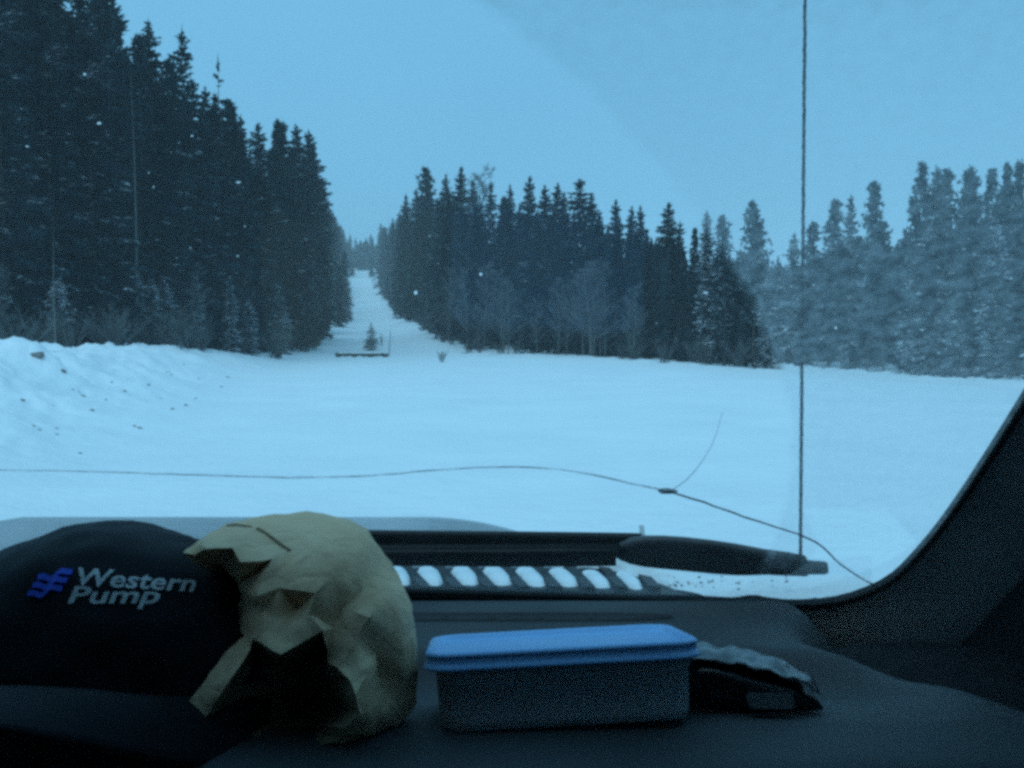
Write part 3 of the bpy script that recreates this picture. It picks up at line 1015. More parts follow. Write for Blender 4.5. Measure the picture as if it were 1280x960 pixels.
    nt.links.new(wet.outputs[0], m1.inputs[0]); nt.links.new(tr.outputs[0], m1.inputs[1]); nt.links.new(rf.outputs[0], m1.inputs[2])
    tl = N(nt, 'ShaderNodeBsdfTranslucent'); tl.inputs['Color'].default_value = (.80, .80, .80, 1)
    m2 = N(nt, 'ShaderNodeMixShader')
    nt.links.new(fs.outputs[0], m2.inputs[0]); nt.links.new(m1.outputs[0], m2.inputs[1]); nt.links.new(tl.outputs[0], m2.inputs[2])
    gs = N(nt, 'ShaderNodeBsdfGlossy', Roughness=.07)
    gs.inputs['Color'].default_value = (1, 1, 1, 1)
    lw = N(nt, 'ShaderNodeLayerWeight', Blend=.5)       # Schlick reflectance of a pane, both faces
    pw = N(nt, 'ShaderNodeMath', operation='POWER'); nt.links.new(lw.outputs['Facing'], pw.inputs[0]); pw.inputs[1].default_value = 5.0
    fr = N(nt, 'ShaderNodeMath', operation='MULTIPLY_ADD'); nt.links.new(pw.outputs[0], fr.inputs[0]); fr.inputs[1].default_value = .9; fr.inputs[2].default_value = .035
    m3 = N(nt, 'ShaderNodeMixShader')
    nt.links.new(fr.outputs[0], m3.inputs[0]); nt.links.new(m2.outputs[0], m3.inputs[1]); nt.links.new(gs.outputs[0], m3.inputs[2])
    nt.links.new(m3.outputs[0], out.inputs['Surface'])
    return m
M['glass'] = glass_mat()

# right-hand edge of the glass, photograph pixels, from the middle of the base up the pillar
EDGE = [(-700, 735), (-300, 735), (100, 735), (400, 737), (640, 743), (820, 749), (930, 754), (1000, 756), (1045, 752), (1085, 740), (1118, 722), (1150, 690), (1178, 656), (1208, 614), (1246, 556), (1280, 502), (1330, 420), (1420, 270), (1520, 100), (1620, -70)]
edge_uv = [guv(*e) for e in EDGE]
top_v = edge_uv[-1][1]
poly = [(edge_uv[0][0] - .0, top_v)] + edge_uv
V = [guvp(u, v) for u, v in poly]
me = mesh('windscreen', V, [tuple(range(len(V)))[::-1]])
ul = me.uv_layers.new(name='UVMap')
for lp in me.loops:
    ul.data[lp.index].uv = poly[lp.vertex_index]
glass = link('windscreen', me, M['glass'], truck)

def resample(pts, step):
    out = [Vector(pts[0])]
    # Catmull-Rom through the points
    P = [Vector(p) for p in pts]
    P = [P[0] * 2 - P[1]] + P + [P[-1] * 2 - P[-2]]
    for i in range(1, len(P) - 2):
        n = max(2, int((P[i + 1] - P[i]).length / step))
        for k in range(1, n + 1):
            t = k / n
            a_, b, c, d = P[i - 1], P[i], P[i + 1], P[i + 2]
            out.append(.5 * ((2 * b) + (c - a_) * t + (2 * a_ - 5 * b + 4 * c - d) * t * t + (3 * b - a_ - 3 * c + d) * t ** 3))
    return out

# black edge seal
ep = [guvp(u, v) for u, v in edge_uv]
ep = resample(ep, .02)
def sweep(path, prof, side_fn):
    V = []
    for i, p in enumerate(path):
        d = (path[min(i + 1, len(path) - 1)] - path[max(i - 1, 0)]).normalized()
        o = GN.cross(d).normalized()                     # in the plane of the glass, away from its middle
        for (u, n_) in prof:
            V.append(p + o * u - GN * n_)
    return V, grid_faces(len(path), len(prof))
prof = [(-.0015, .001), (-.001, .003), (.001, .004), (.004, .004), (.006, -.006), (-.0015, -.006), (-.0015, .001)]
add('seal', *sweep(ep, prof, None), M['rubber'], glass, True)

fp = [p for p in ep if p.x < .36 and (p - GB).dot(GU) < .03]
add('frit_band', *sweep(fp, [(-.0008, .0015), (.024, .0015), (.03, .012)], None), M['rubber'], glass, True)

# crack across the glass
def crack(pts, r0, r1, mk='crack', name='crack'):
    P = resample([gl(x, y, -.0012) for x, y in pts], .012)
    n = len(P)
    rr = [r0 + (r1 - r0) * i / (n - 1) for i in range(n)]
    rnd = random.Random(len(pts))
    P = [p + Vector((0, 0, rnd.uniform(-.0004, .0004))) for p in P]
    return add(name, *tube(P, rr, 5), M[mk], glass, True)
cm, nt, b = new_mat('crack_dark')  # dark glossy crack, partly see-through
nt.nodes.remove(b)
tr = N(nt, 'ShaderNodeBsdfTransparent'); df = N(nt, 'ShaderNodeBsdfGlossy', Roughness=.3); df.inputs['Color'].default_value = (.12, .13, .14, 1)
no = N(nt, 'ShaderNodeTexNoise', Scale=40, Detail=3); tcx = N(nt, 'ShaderNodeTexCoord'); nt.links.new(tcx.outputs['Object'], no.inputs[0])
rpx = ramp(nt, [(.3, (.4, .4, .4)), (.7, (.9, .9, .9))]); nt.links.new(no.outputs['Fac'], rpx.inputs['Fac'])
mx = N(nt, 'ShaderNodeMixShader'); nt.links.new(rpx.outputs[0], mx.inputs[0]); nt.links.new(tr.outputs[0], mx.inputs[1]); nt.links.new(df.outputs[0], mx.inputs[2])
nt.links.new(mx.outputs[0], nt.nodes['Material Output'].inputs['Surface'])
M['crack'] = cm
c2 = cm.copy(); c2.name = 'crack_faint'
for e, v_ in zip([n for n in c2.node_tree.nodes if n.type == 'VALTORGB'][0].color_ramp.elements, (.12, .55)):
    e.color = (v_, v_, v_, 1)
M['crack_faint'] = c2
crack([(-300, 575), (-100, 582), (0, 587), (120, 590), (250, 594), (380, 597), (460, 595), (540, 588), (610, 584), (680, 585), (740, 593), (800, 607), (838, 615)], .0005, .0008, 'crack_faint')
crack([(838, 615), (880, 628), (930, 646), (980, 662), (1010, 673), (1030, 685), (1050, 705), (1075, 722), (1098, 734)], .0010, .0009)
crack([(840, 613), (858, 600), (875, 580), (888, 560), (896, 540), (903, 515)], .0005, .0002, 'crack_faint')
ch = add('chip', *blob(.0055, 1.6, .7, .5, 3, .3), M['crack'], glass, True)
ch.location = gl(834, 614, -.001)

# pillar trim that stands proud of the glass
right = [guvp(u, v) for u, v in edge_uv[6:]]
right = resample(right, .025)
prof = [(.001, .003), (.010, .010), (.022, .022), (.034, .036), (.048, .051), (.064, .064), (.085, .074), (.12, .080), (.17, .078), (.24, .06), (.27, -.03)]
V = []
nR = len(right)
for i, p in enumerate(right):
    d = (right[min(i + 1, nR - 1)] - right[max(i - 1, 0)]).normalized()
    o = GN.cross(d).normalized()
    k = .25 + .75 * sstep(0, .30, i / nR)                            # grows out of the dash corner
    for (u, n_) in prof:
        q = p + o * (u * (.25 + .75 * k)) - GN * (n_ * (.25 + .75 * k))
        V.append(q)
pil = add('pillar_trim', V, grid_faces(nR, len(prof)), M['trim'], truck, True)

# dashboard top
def dash_edge_x(y):                                   # right-hand edge, passenger side
    return interp([(.40, .47), (.58, .405), (.68, .365), (.78, .322), (.90, .275), (.97, .285), (1.06, .33)], y)
def dash_z(x, y):
    z = -.262
    z -= .030 * sstep(.62, .98, y)
    # shallow moulded tray at the right
    ex = (x - .075) / .262
    ey = (y - .70) / .165
    rr = (abs(ex) ** 3 + abs(ey) ** 3) ** (1 / 3)
    z -= .032 * max(0, min(1, (y - .635) / .16)) * (1 - sstep(.85, 1.0, rr))
    # rounded front roll
    if y < .575:
        z -= .9 * (.575 - y) ** 1.35
    # right-hand edge rolls down
    e = x - (dash_edge_x(y) - .03)
    if e > 0:
        z -= 2.2 * e * e * 6
    return z
xs = [-1.15 + i * .0225 for i in range(69)]
ys = [.36 + j * .00705 for j in range(96)]
xs = [x for x in xs]
V = []
for i in range(150):
    for j, y in enumerate(ys):
        xr = dash_edge_x(y) + .05
        t = i / 149
        t = 1 - (1 - t) ** 1.6
        x = -1.15 + (xr + 1.15) * t
        V.append(cab(x, y, dash_z(x, y)))
nj = len(ys)
dash = add('dashboard', V, grid_faces(150, nj), M['dash'], truck, True)
# dark defroster slot along the back of the dash, with its fins
ya, yb_ = .955, .985
V = []
sx0, sx1 = -.95, .165
for i in range(60):
    x = sx0 + (sx1 - sx0) * i / 59
    tp = min(1, (sx1 - x) / .06) if x > sx1 - .06 else 1
    w = .014 * max(.12, max(0, tp) ** .5)
    for (dy, dz) in ((-w, .0008), (-w * .8, .0022), (-w * .6, .0010), (w * .6, .0010), (w * .8, .0022), (w, .0008)):
        V.append(cab(x, .968 + dy, dash_z(x, .968) + dz))
M['slot'] = surf('vent_slot', (.028, .029, .031), (.038, .039, .041), .8, 20)
vent = add('defrost_vent', V, grid_faces(60, 6), M['slot'], dash, True)
for i in range(22):
    x = -.92 + i * .05
    bmv = [cab(x + dx, .968 + dy, dash_z(x, .968) + dz) for dx in (-.002, .002) for dy in (-.008, .008) for dz in (.0005, .0018)]
    add('fin', bmv, [(0, 1, 3, 2), (4, 6, 7, 5), (0, 4, 5, 1), (2, 3, 7, 6), (0, 2, 6, 4), (1, 5, 7, 3)], M['slot'], vent)
# shadow groove between dash roll and tray
# door panel, headliner, back wall, other door: the cab the light has to pass through
def box(x0, x1, y0, y1, z0, z1):
    v = [cab(x, y, z) for x in (x0, x1) for y in (y0, y1) for z in (z0, z1)]
    return v, [(0, 1, 3, 2), (4, 6, 7, 5), (0, 4, 5, 1), (2, 3, 7, 6), (0, 2, 6, 4), (1, 5, 7, 3)]
def door(x0, x1):
    prof_ = [(-.55, -1.15), (1.02, -1.15), (1.02, -.36), (1.01, -.30), (.68, -.03), (.64, -.02), (-.55, -.02)]
    n_ = len(prof_)
    v = [cab(x, y, z) for x in (x0, x1) for y, z in prof_]
    f = [tuple(range(n_)), tuple(range(n_, 2 * n_))[::-1]] + [(k, k + n_, (k + 1) % n_ + n_, (k + 1) % n_) for k in range(n_)]
    return v, f
add('door_panel', *door(.475, .53), M['door'], truck)
add('door_panel', *door(-1.25, -1.19), M['door'], truck)
tu, tv = edge_uv[-1]
hd = guvp(0, tv) - CAM
add('roof_lining', *box(-1.26, .55, -1.15, hd.y + .03, hd.z + .01, hd.z + .05), M['cloth_shell'], truck)
add('rear_wall', *box(-1.26, .55, -1.20, -1.15, -1.15, hd.z + .04), M['cloth_shell'], truck)
add('rear_pillar_blocker', *box(.46, .53, -1.15, -.20, -1.15, hd.z), M['cloth_shell'], truck)  # both sides unseen, widened forward to shrink the windows and cut side light
add('rear_pillar_blocker', *box(-1.25, -1.18, -1.15, -.20, -1.15, hd.z), M['cloth_shell'], truck)
add('floor_pan', *box(-1.25, .53, -1.15, 1.3, -1.20, -1.15), M['door'], truck)
add('dash_face', *box(-1.18, .47, .40, .46, -.85, -.34), M['door'], truck)
add('side_window', *box(.500, .505, -.20, .62, -.02, hd.z), M['glass'], truck)
add('side_window', *box(-1.225, -1.22, -.20, .62, -.02, hd.z), M['glass'], truck)
# corner infill between dash end, pillar foot and door
V = []
cn = [(.25, .93, -.30), (.28, .86, -.285), (.325, .78, -.272), (.37, .68, -.268), (.41, .58, -.268), (.47, .42, -.36)]
for x, y, z in cn:
    V += [cab(x - .01, y, z - .05), cab(x + .03, y + .02, z - .03), cab(x + .08, y + .03, z - .02), cab(x + .16, y + .03, z - .012)]
add('corner_panel', V, grid_faces(len(cn), 4), M['door'], truck, True)

# ---- outside: cowl, hood, wiper, aerial
cow = add('cowl_panel', *box(-1.15, .40, 1.075, 1.27, -.335, -.315), M['black_plastic'], truck)
GW = 'ovals of snow lying in the cowl slots'
pat = [(497, 722), (537, 722), (581, 722), (621, 722), (662, 723), (703, 724), (743, 726), (785, 728)]
Zc = -.3148 + CAM.z
for k in range(22):
    px = 785 + 20 - 41 * k
    a0, b0 = at_z(px - 12, 711, Zc), at_z(px + 14, 739, Zc)
    w = .0068
    v = []
    for q in (a0, b0):
        for dx in (-w, w):
            for dz in (0, .006):
                v.append(Vector((q.x + dx, q.y, q.z + dz)))
    rib = add('rib', v, [(0, 1, 3, 2), (4, 6, 7, 5), (0, 4, 5, 1), (2, 3, 7, 6), (0, 2, 6, 4), (1, 5, 7, 3)], M['black_plastic'], cow)
def patch(px, py, wx, wy, slant):
    n, m_ = 22, 6
    V = []
    cpt = at_z(px, py, Zc)
    for i in range(n):
        t = 2 * math.pi * i / n
        for j in range(m_):
            s = j / (m_ - 1)
            cx_, sy_ = math.copysign(abs(math.cos(t)) ** .7, math.cos(t)), math.copysign(abs(math.sin(t)) ** .7, math.sin(t))
            rr = s * (1 + .12 * noise.noise(Vector((math.cos(t) * 2, math.sin(t) * 2, px * .3))))
            V.append(Vector((cx_ * wx * rr - slant * sy_ * wy * rr, sy_ * wy * rr, .012 * math.cos(s * 1.5) ** .6 if s < 1 else 0.0)))
    return cpt, V, grid_faces(n, m_, True)
for k, (px, py) in enumerate(pat + [(456, 721), (415, 721)]):
    cpt, V, Fc = patch(px, py, .0155 - .0011 * max(0, k - 4) * (k < 8), .040 - .002 * max(0, k - 4) * (k < 8), .22)
    o = add('snow_patch', V, Fc, M['snow'], None, True)
    o.location = cpt
    tag(o, 'small rounded patch of snow lying in one slot of the dark cowl', 'snow patch', GW)
# drift of snow over the right-hand end of the cowl
V = []
for i in range(40):
    t = i / 39
    px = 690 + (1090 - 690) * t
    yl = interp([(690, 706), (760, 711), (820, 725), (860, 738), (890, 743), (1000, 748), (1100, 748)], px)
    yh = interp([(690, 704), (760, 706), (830, 712), (1090, 716)], px)
    for j in range(12):
        s = j / 11
        py = yl + (yh - yl) * s
        q = at_z(px, py, Zc + .004)
        bul = math.sin(min(1, s * 3) * 1.57) * .018 * min(1, 8 * t)
        V.append(Vector((q.x, q.y, Zc + .002 + bul + .005 * noise.noise(q * 22) + .003 * noise.noise(q * 60))))
o = add('snow_drift', V, grid_faces(40, 12), M['snow'], None, True)
tag(o, 'drift of loose snow over the right end of the cowl under the wiper tip', 'snow')
rnd = random.Random(9)
V, Fc = [], []
for k in range(34):
    px = rnd.choice([rnd.gauss(860, 14), rnd.gauss(935, 22), rnd.uniform(830, 990)]); py = rnd.gauss(727, 4)
    q = at_z(px, py, Zc + .021)
    v, f = blob(rnd.uniform(.0008, .0020), 1.2, 1.6, .6, k, .4, 1)
    o_ = len(V); V += [x + q for x in v]; Fc += [tuple(i + o_ for i in t) for t in f]
o = add('debris', V, Fc, M['dirt'])
tag(o, 'dark specks of grit on the snow drift beside the wiper tip', None, None, 'stuff')

V = []
hx = [-1.1 + 1.55 * i / 50 for i in range(51)]
hy = [1.272 + (2.5 - 1.272) * j / 24 for j in range(25)]
def hood_z(x, y):
    e = max(0, x + .20)
    z = -.318 - .112 * (y - 1.27) - .62 * e * e * sstep(1.3, 1.9, y) - .10 * e * e
    if y > 2.15: z -= .9 * (y - 2.15) ** 1.6
    return z
for x in hx:
    for y in hy:
        V.append(cab(x, y, hood_z(x, y)))
hood = add('hood', V, grid_faces(51, 25), M['hood'], truck, True)

def loft(st, thick, off, n=12, name='x'):
    """stations (px, y top, y bottom) on the glass, swept as flattened ovals standing off the glass"""
    V = []
    for px, yt, yb in st:
        a_, b = gl(px, yt, off), gl(px, yb, off)
        c = (a_ + b) / 2
        h = (a_ - b) / 2
        for k in range(n):
            t = 2 * math.pi * k / n
            ct, s_ = math.cos(t), math.sin(t)
            V.append(c + h * (math.copysign(abs(ct) ** .75, ct)) + GN * (thick * math.copysign(abs(s_) ** .75, s_)))
    Fc = grid_faces(len(st), n)
    for i in range(len(st) - 1):
        Fc.append((i * n + n - 1, (i + 1) * n + n - 1, (i + 1) * n, i * n))
    Fc.append(tuple(range(n)))
    Fc.append(tuple((len(st) - 1) * n + k for k in range(n))[::-1])
    return V, Fc
wip = add('wiper', *loft([(320, 664, 684), (420, 664, 685), (520, 665, 686), (620, 666, 685), (700, 667, 684), (790, 668.5, 682), (802, 669, 681)], .005, .028), M['wiper'], truck, True)
add('blade', *loft([(300, 690, 706), (420, 689, 706), (520, 688, 706), (620, 688, 707), (700, 687, 707), (770, 687, 706)], .004, .014), M['wiper'], wip, True)
add('blade_spine', *loft([(300, 682, 694), (500, 682, 693), (780, 681, 692)], .006, .020), M['wiper'], wip, True)
add('boot', *loft([(766, 686, 690), (774, 679, 697), (788, 674, 703), (806, 671, 707), (830, 671, 709.5), (860, 673, 712.5), (890, 676.5, 715.5), (920, 681, 717.5), (950, 687, 717), (975, 692, 716), (990, 696, 714)], .006, .022), M['boot'], wip, True)
add('tip', *loft([(962, 690, 717), (985, 693, 718), (1006, 697, 718.5), (1009, 700, 718)], .006, .022), M['rubber'], wip, True)
add('end_clip', *loft([(1006, 702, 717), (1030, 704, 717), (1035, 706, 715)], .004, .022), M['wiper'], wip, True)
add('painted_glint', *loft([(800, 667, 671), (806, 667, 671)], .012, .032), M['thread_white'], wip)  # white bit standing in for a highlight on the wiper arm
fn = []
for k in range(3):
    px = (540, 565, 690)[k]
    v, f = blob(.0022, 1, 1, 1, k)
    o = add('snow_crumb', [x + gl(px, 687, .032) for x in v], f, M['snow'])
    tag(o, 'tiny crumb of snow stuck to the dark wiper arm', 'snow crumb', 'crumbs of snow on the wiper')

a0, a1 = at(1000.5, 752, 1.155), at(1007.5, -60, 1.13)
pth = [a0.lerp(a1, i / 80) + Vector((.0001 * math.sin(i * 1.9), 0, 0)) for i in range(81)]
aer = add('aerial', *tube(pth, [.0022 + .0001 * math.sin(i * 2.4) - .0004 * i / 80 for i in range(81)], 8), M['aerial'], truck, True)
# spiral wrap of the rod
hp = []
d = (a1 - a0).normalized(); sx_ = d.cross(Vector((0, 1, 0))).normalized(); sy_ = d.cross(sx_)
for i in range(1200):
    t = i / 1199
    an = t * 2 * math.pi * 62
    hp.append(a0.lerp(a1, t) + sx_ * (.0019 * math.cos(an)) + sy_ * (.0019 * math.sin(an)))
add('spiral', *tube(hp, .0004, 4), M['wiper'], aer, True)
add('aerial_base', *tube([a0 + Vector((0, 0, -.03)), a0 + Vector((0, 0, .002)), a0 + Vector((0, 0, .016))], [.016, .014, .005], 12), M['rubber'], aer, True)

# ------------------------------------------------------------------ black cap with lettering
cap = empty('baseball_cap', cab(-.290, .705, -.262), 'black cap lettered Western Pump in white beside a blue mark, lying on the dash', 'cap')
CT = R(9)                                          # tilts back, resting on the visor's corners
cm_ = Matrix.Translation(cab(-.290, .705, -.243)) @ Matrix.Rotation(R(-7), 4, 'Z') @ Matrix.Rotation(-CT, 4, 'X')
CI = cap.location
def crown_pt(az, s, out=0):
    """az: 0 = front (-Y), s: 0 rim .. 1 top"""
    ph = s * math.pi / 2
    fx, fy = math.sin(az), -math.cos(az)
    front = max(0, math.cos(az))
    rx, ry, hz = .152, .120, .102
    e = .72 if front > .3 else .85
    rr = math.cos(ph) ** e
    zz = hz * (.55 * math.sin(ph) ** .9 + .45 * s)
    # the front panels stand up in a soft peak, sides sag
    zz += .012 * front * math.sin(2 * ph) - .010 * (abs(math.sin(az)) ** 2) * math.sin(2 * ph)
    p = Vector((fx * rx * rr, fy * ry * rr, zz))
    sag = .0035 * noise.noise(p * 16) + .0022 * noise.noise(p * 50)
    seam = -.0012 * math.exp(-(math.sin(az * 3) / .06) ** 2) * math.cos(ph)
    return p * (1 + (sag + seam) / .1 + out / .1)
V = []
NA, NS = 72, 26
for i in range(NA):
    for j in range(NS):
        V.append(cm_ @ crown_pt(2 * math.pi * i / NA, j / (NS - 1) * .998) - CI)
crown = add('crown', V, grid_faces(NA, NS, True), M['cloth_dark'], cap, True)
#add('button', *[[Vector(x) + (cm_ @ crown_pt(0, .998) - CI) for x in blob(.0075, 1, 1, .5, 2, .05)[0]], blob(.0075, 1, 1, .5, 2, .05)[1]], M['cloth_dark'], cap, True)
V = []
NV, NW = 41, 12
for side in (0, 1):
    for i in range(NV):
        az = R(-72) + R(144) * i / (NV - 1)
        for j in range(NW):
            s = j / (NW - 1)
            rim = Vector((math.sin(az) * .149, -math.cos(az) * .119, .004))
            L = .070 * max(0, math.cos(az * 1.22)) ** .7
            q = rim + Vector((math.sin(az) * .10 * L, -L, 0)) * s
            q.z -= .055 * (q.x / .149) ** 2 * (.35 + .65 * s) + .012 * s * s - .006 * s
            q.z -= .004 * side
            V.append(cm_ @ q - CI)
Fc = grid_faces(NV, NW)
o_ = NV * NW
Fc += [tuple(o_ + i for i in f[::-1]) for f in Fc]
for i in range(NV - 1):
    a_, b = i * NW + NW - 1, (i + 1) * NW + NW - 1
    Fc.append((a_, b, b + o_, a_ + o_))
visor = add('visor', V, Fc, M['cloth_dark'], cap, True)
# lettering embroidered on the front panels: outlines laid on the cloth
bm = bmesh.new(); bm.from_mesh(crown.data)
tree = bvhtree.BVHTree.FromBMesh(bm)
def on_cap(px, py, lift=.0011):
    r = ray(px, py).normalized()
    hit, nrm, _, _ = tree.ray_cast(CAM - CI, r)
    if hit is None:
        return CAM - CI + r * .6
    if nrm.dot(r) > 0: nrm = -nrm
    return hit + nrm * lift
def lettering(txt, x0, y0, x1, y1, h, shear):
    cu = bpy.data.curves.new('t', 'FONT')
    cu.body = txt; cu.size = 1; cu.shear = shear; cu.offset = .018; cu.resolution_u = 4
    cu.space_character = 1.02
    to = bpy.data.objects.new('t', cu); COL.objects.link(to)
    dg = bpy.context.evaluated_depsgraph_get()
    tm = bpy.data.meshes.new_from_object(to.evaluated_get(dg))
    bpy.data.objects.remove(to)
    b2 = bmesh.new(); b2.from_mesh(tm)
    bmesh.ops.triangulate(b2, faces=b2.faces)
    xs_ = [v.co.x for v in b2.verts]
    lo, hi = min(xs_), max(xs_)
    b2.verts.ensure_lookup_table()
    L = math.hypot(x1 - x0, y1 - y0)
    ux, uy = (x1 - x0) / L, (y1 - y0) / L
    top, side = [], []
    n0 = len(b2.verts)
    lows, ups = [], []
    for v in b2.verts:
        t = (v.co.x - lo) / (hi - lo)
        px = x0 + (x1 - x0) * t + uy * v.co.y * h
        py = y0 + (y1 - y0) * t - ux * v.co.y * h
        ups.append(on_cap(px, py, .0006)); lows.append(on_cap(px, py, -.0006))
    Vv = ups + lows
    Ff = [tuple(v.index for v in f.verts) for f in b2.faces]
    for e in b2.edges:
        if len(e.link_faces) == 1:
            i, j = e.verts[0].index, e.verts[1].index
            Ff.append((i, j, j + n0, i + n0))
    b2.free()
    return Vv, Ff
o = add('lettering', *lettering('Western', 97, 731, 244, 740, 30, .22), M['thread_white'], crown)
o['label'] = 'white embroidered word Western'
o = add('lettering', *lettering('Pump', 85, 754, 200, 754, 30, .25), M['thread_white'], crown)
o['label'] = 'white embroidered word Pump'
def ribbon(pts, w):
    n = 26
    P = resample([Vector((x, y, 0)) for x, y in pts], 2.5)
    Vv, Ff = [], []
    for p in P:
        for d_, lf in ((-w, -.0006), (-w, .0015), (w, .0015), (w, -.0006)):
            Vv.append(on_cap(p.x - d_ * .28, p.y + d_, lf))
    return Vv, grid_faces(len(P), 4)
for k in range(3):
    dx, dy = -6 * k, 10.0 * k
    o = add('logo_stripe', *ribbon([(48 + dx, 722 + dy), (56 + dx, 722 + dy), (64 + dx, 725 + dy), (70 + dx, 721 + dy), (77 + dx, 715 + dy), (85 + dx, 716 + dy), (91 + dx, 716.5 + dy)], 3.4), M['thread_blue'], crown)
bm.free()

# ------------------------------------------------------------------ crumpled tan hat
hat = empty('paper_bag', cab(-.10, .66, -.262), 'crumpled tan paper bag, its lower side coloured dark as shade, between black cap and food tub', 'bag')
HI = hat.location
OUT = [(228, 690, .618), (244, 678, .640), (262, 667, .68), (285, 655, .715), (330, 644, .745), (372, 640.5, .75), (405, 641.5, .75), (435, 649, .745), (458, 663, .735), (476, 686, .72), (492, 712, .705), (506, 736, .672), (517, 768, .650),
       (522, 805, .642), (524, 845, .640), (521, 878, .638), (503, 903, .632), (470, 922, .622), (428, 936, .612), (380, 936, .605), (330, 933, .605), (280, 925, .61), (250, 918, .605), (240, 911, .592),
       (231, 912, .590), (222, 900, .592), (237, 876, .597), (258, 848, .605), (276, 823, .615), (294, 803, .625), (306, 795, .628), (301, 782, .638), (293, 766, .648), (302, 750, .644), (300, 728, .644), (283, 710, .641), (262, 698, .636), (243, 693, .626)]
INN = [  # creases: photograph pixel and distance
    (258, 686, .628), (290, 684, .640), (330, 668, .672), (372, 662, .682), (362, 685, .655), (302, 702, .632), (340, 700, .640), (400, 690, .648), (430, 685, .655), (452, 690, .66),
    (320, 745, .622), (350, 735, .628), (372, 760, .626), (345, 775, .618), (330, 758, .624), (395, 742, .618), (415, 720, .628), (425, 700, .640),
    (316, 799, .616), (333, 806, .606), (351, 818, .598), (374, 806, .602), (402, 788, .604), (352, 797, .608), (385, 770, .612), (330, 785, .615),
    (408, 812, .606), (412, 828, .602), (420, 833, .598), (432, 815, .603), (446, 795, .608), (462, 772, .614), (480, 752, .625), (440, 735, .627), (430, 760, .620), (418, 785, .614), (455, 735, .636), (468, 728, .646),
    (495, 765, .628), (502, 800, .622), (505, 840, .622), (495, 870, .622), (474, 850, .616), (468, 815, .612), (480, 785, .616), (448, 830, .598), (438, 850, .590), (445, 868, .584), (462, 840, .596), (450, 890, .586), (432, 910, .588), (425, 925, .594), (475, 895, .606),
    # shallow pocket low on the bag, its faces coloured dark as shade
    (318, 812, .655), (345, 832, .672), (375, 825, .682), (398, 812, .676), (402, 832, .668), (312, 850, .665), (340, 870, .685), (385, 865, .690), (415, 860, .672), (425, 885, .655), (390, 905, .665), (340, 905, .662), (300, 890, .650), (282, 900, .632), (270, 912, .615),
    (314, 812, .612), (296, 838, .602), (278, 865, .596), (262, 890, .592), (252, 906, .590), (288, 832, .610), (268, 858, .600), (252, 882, .594),
]
pts = [Vector((x, y)) for x, y, _ in OUT + INN]
IB = [(640, .70), (700, .652), (760, .630), (830, .606), (940, .598)]
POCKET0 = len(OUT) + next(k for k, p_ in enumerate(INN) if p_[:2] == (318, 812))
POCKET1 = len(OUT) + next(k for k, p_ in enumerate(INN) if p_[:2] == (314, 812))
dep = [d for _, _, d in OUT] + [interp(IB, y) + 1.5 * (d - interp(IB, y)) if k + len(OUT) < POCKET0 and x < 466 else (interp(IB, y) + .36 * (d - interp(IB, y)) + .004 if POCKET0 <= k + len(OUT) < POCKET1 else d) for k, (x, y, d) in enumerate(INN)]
no_ = len(OUT)
res = delaunay_2d_cdt(pts, [(i, (i + 1) % no_) for i in range(no_)], [], 1, .01)
v2, _, f2, ov = res[0], res[1], res[2], res[3]
D = [dep[o[0]] if o else .65 for o in ov]
bm = bmesh.new()
fv = [bm.verts.new(at(v.x, v.y, D[i]) - HI) for i, v in enumerate(v2)]
for f in f2:
    try:
        nf = bm.faces.new([fv[i] for i in f])
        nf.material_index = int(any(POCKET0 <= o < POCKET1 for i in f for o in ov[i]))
    except ValueError: pass
# the far side of the hat
cx_, cy_ = 400, 790
bkv = {}
for i in range(no_):
    idx = next(k for k, o in enumerate(ov) if i in o)
    bkv[i] = fv[idx]
rings = [bkv]
for s, add_d in ((.72, .05), (.36, .075)):
    rg = {}
    for i in range(no_):
        x, y, d_ = OUT[i]
        y2 = cy_ + (y - cy_) * s
        q = at(cx_ + (x - cx_) * s, y2, d_ + add_d)
        q.z = max(q.z, cab(0, 0, -.268).z)
        rg[i] = bm.verts.new(q - HI)
    rings.append(rg)
for a_, b in zip(rings, rings[1:]):
    for i in range(no_):
        j = (i + 1) % no_
        try: bm.faces.new((a_[i], a_[j], b[j], b[i]))
        except ValueError: pass
bm.faces.new([rings[-1][i] for i in range(no_)])
bmesh.ops.triangulate(bm, faces=bm.faces)
bmesh.ops.recalc_face_normals(bm, faces=bm.faces)
bmesh.ops.subdivide_edges(bm, edges=bm.edges, cuts=2, use_grid_fill=True, smooth=.10)
for v in bm.verts:
    nz = Vector((noise.noise(v.co * 45), noise.noise(v.co * 45 + Vector((9, 0, 0))), noise.noise(v.co * 45 + Vector((0, 9, 0)))))
    q_ = v.co * 55
    v.co += nz * .0010 + v.normal * (.0034 * (abs(noise.noise(q_)) - .2))
me = bpy.data.meshes.new('bag_body')
bm.to_mesh(me); bm.free()
nt = M['tan'].node_tree
b = nt.nodes['Principled BSDF']
tcx = [n for n in nt.nodes if n.type == 'TEX_COORD'][0]
wv = N(nt, 'ShaderNodeTexNoise', Scale=20, Detail=2)
nt.links.new(tcx.outputs['Object'], wv.inputs['Vector'])
mv = N(nt, 'ShaderNodeMix', data_type='RGBA'); mv.inputs[0].default_value = .04
nt.links.new(tcx.outputs['Object'], mv.inputs[6]); nt.links.new(wv.outputs['Color'], mv.inputs[7])
vo = N(nt, 'ShaderNodeTexVoronoi', feature='DISTANCE_TO_EDGE', Scale=42)
nt.links.new(mv.outputs[2], vo.inputs['Vector'])
vr = ramp(nt, [(0, (0, 0, 0)), (.22, (1, 1, 1))]); nt.links.new(vo.outputs['Distance'], vr.inputs['Fac'])
